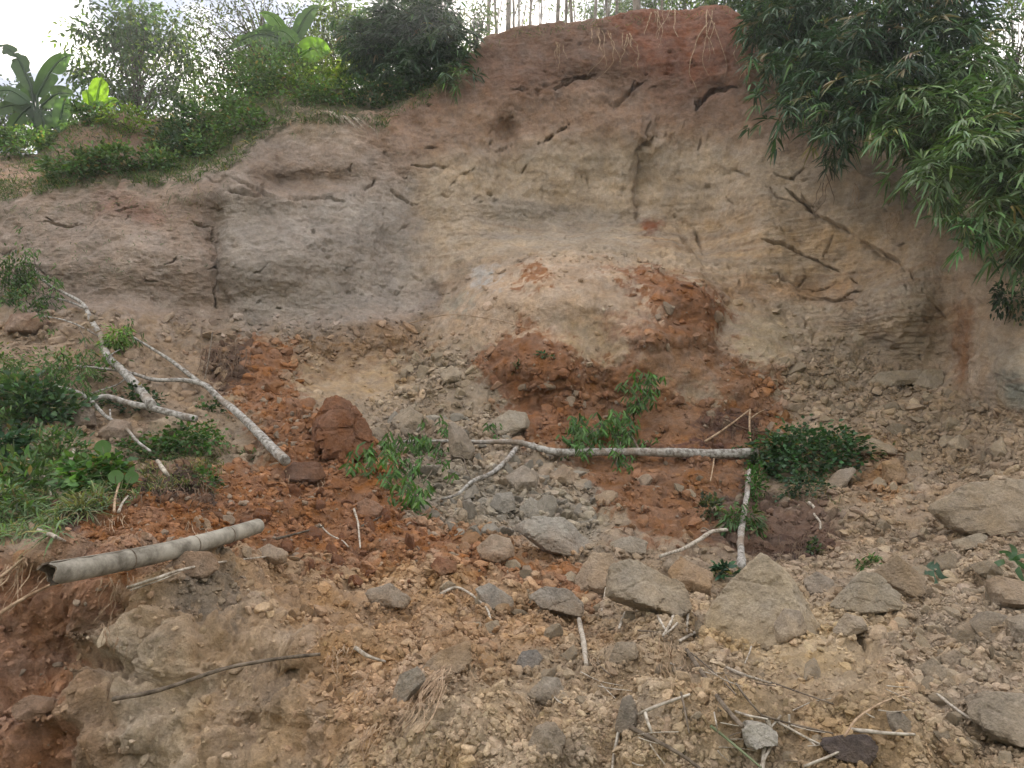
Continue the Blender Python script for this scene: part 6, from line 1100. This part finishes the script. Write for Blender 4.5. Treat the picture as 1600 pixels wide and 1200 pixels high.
roots("fine root hairs on the ochre ground left of the wedge-shaped rock", [(570, 1060), (600, 1080), (560, 1080)], n=16, ln=50, wpx=1.8, gx_=-.6, lift=.03, jit=26, dr=.6)
roots("root hairs draping the small overhang above the dark recess", [(530, 1015), (520, 1025), (545, 1010)], n=20, ln=36, wpx=1.8, gx_=-.1, jit=20)
roots("trailing roots at the bottom below the rock roots", [(590, 1130), (570, 1145)], n=12, ln=60, wpx=2.6, gx_=-.35, jit=14)
roots("tan roots spilling from the turned-up red turf at the left edge", [(20, 885), (35, 870), (60, 880), (5, 900)], n=22, ln=70, wpx=3.0, gx_=-.35, lift=.06, jit=20)
roots("roots dangling under the bamboo pole's middle", [(170, 905), (185, 915), (200, 905)], n=16, ln=50, wpx=2.0, gx_=-.1, jit=14)
roots("pale roots over the red soil behind the bamboo pole's far half", [(300, 815), (325, 825)], n=10, ln=26, wpx=2.2, gx_=.1, jit=10, lift=.03)
roots("pale roots over the red soil behind the bamboo pole's open half", [(165, 812), (190, 805)], n=12, ln=26, wpx=2.2, gx_=.1, jit=14, lift=.03)
roots("black root tangle on the dark clods behind the red soil", [(230, 755), (260, 760), (300, 750), (320, 765)], M_rootd, n=40, ln=26, wpx=2.6, gx_=0, jit=26, lift=.06)
roots("dark root mat at the head of the left red soil", [(335, 545), (355, 540), (375, 555)], M_rootd, n=34, ln=34, wpx=2, jit=26, lift=.05)
roots("thin roots on the clod at the cut foot of the left white trunk", [(455, 735), (485, 735), (500, 745)], M_root, n=12, ln=22, wpx=2, jit=16, lift=.07)
roots("dark root mat above the white trunk's thick end", [(1120, 660), (1160, 665), (1190, 670)], M_rootd, n=34, ln=24, wpx=1.8, jit=30, lift=.05)
roots("black root mat on the bare soil below the short trunk", [(1240, 840), (1260, 845), (1230, 850)], M_rootd, n=30, ln=24, wpx=2, jit=34, lift=.04)
roots("root hairs over the near mound under the cane tangle", [(1040, 1005), (1050, 1010)], n=12, ln=60, wpx=1.6, gx_=.15, jit=18, lift=.02)
roots("loose tan fibres around the upright white split cane", [(920, 1025), (925, 1030)], n=8, ln=30, wpx=2.4, gx_=.3, jit=8)
roots("hair roots hanging on the left red bank", [(165, 975), (180, 1000)], n=14, ln=36, wpx=1.6, jit=16, lift=.03)
roots("fine fibres strewn on the middle near ground", [(760, 1030), (860, 1120), (700, 1120)], n=22, ln=24, wpx=1.4, jit=70, lift=.015)
print("all", time.time() - T0)

# ================================================================ AIR: haze added to imitate lens veil and sun glow
hz = bpy.data.materials.new("haze"); hz.use_nodes = True; n = hz.node_tree; n.nodes.clear(); o_ = n.nodes.new("ShaderNodeOutputMaterial"); v_ = n.nodes.new("ShaderNodeVolumePrincipled")
v_.inputs['Density'].default_value = .0018; v_.inputs['Color'].default_value = (.92, .95, 1, 1); v_.inputs['Anisotropy'].default_value = .55; n.links.new(v_.outputs[0], o_.inputs['Volume'])
bx = np.array([[x, y, z] for x in (-260, 260) for y in (-260, 260) for z in (-6, 24)], float)
mk("haze", bx, np.array([[0, 1, 3, 2], [4, 6, 7, 5], [0, 4, 5, 1], [2, 3, 7, 6], [0, 2, 6, 4], [1, 5, 7, 3]]), hz, kind='stuff', label="thin haze added to imitate the lens veil around the sun")
try: C.cycles.volume_bounces = 0
except Exception: pass
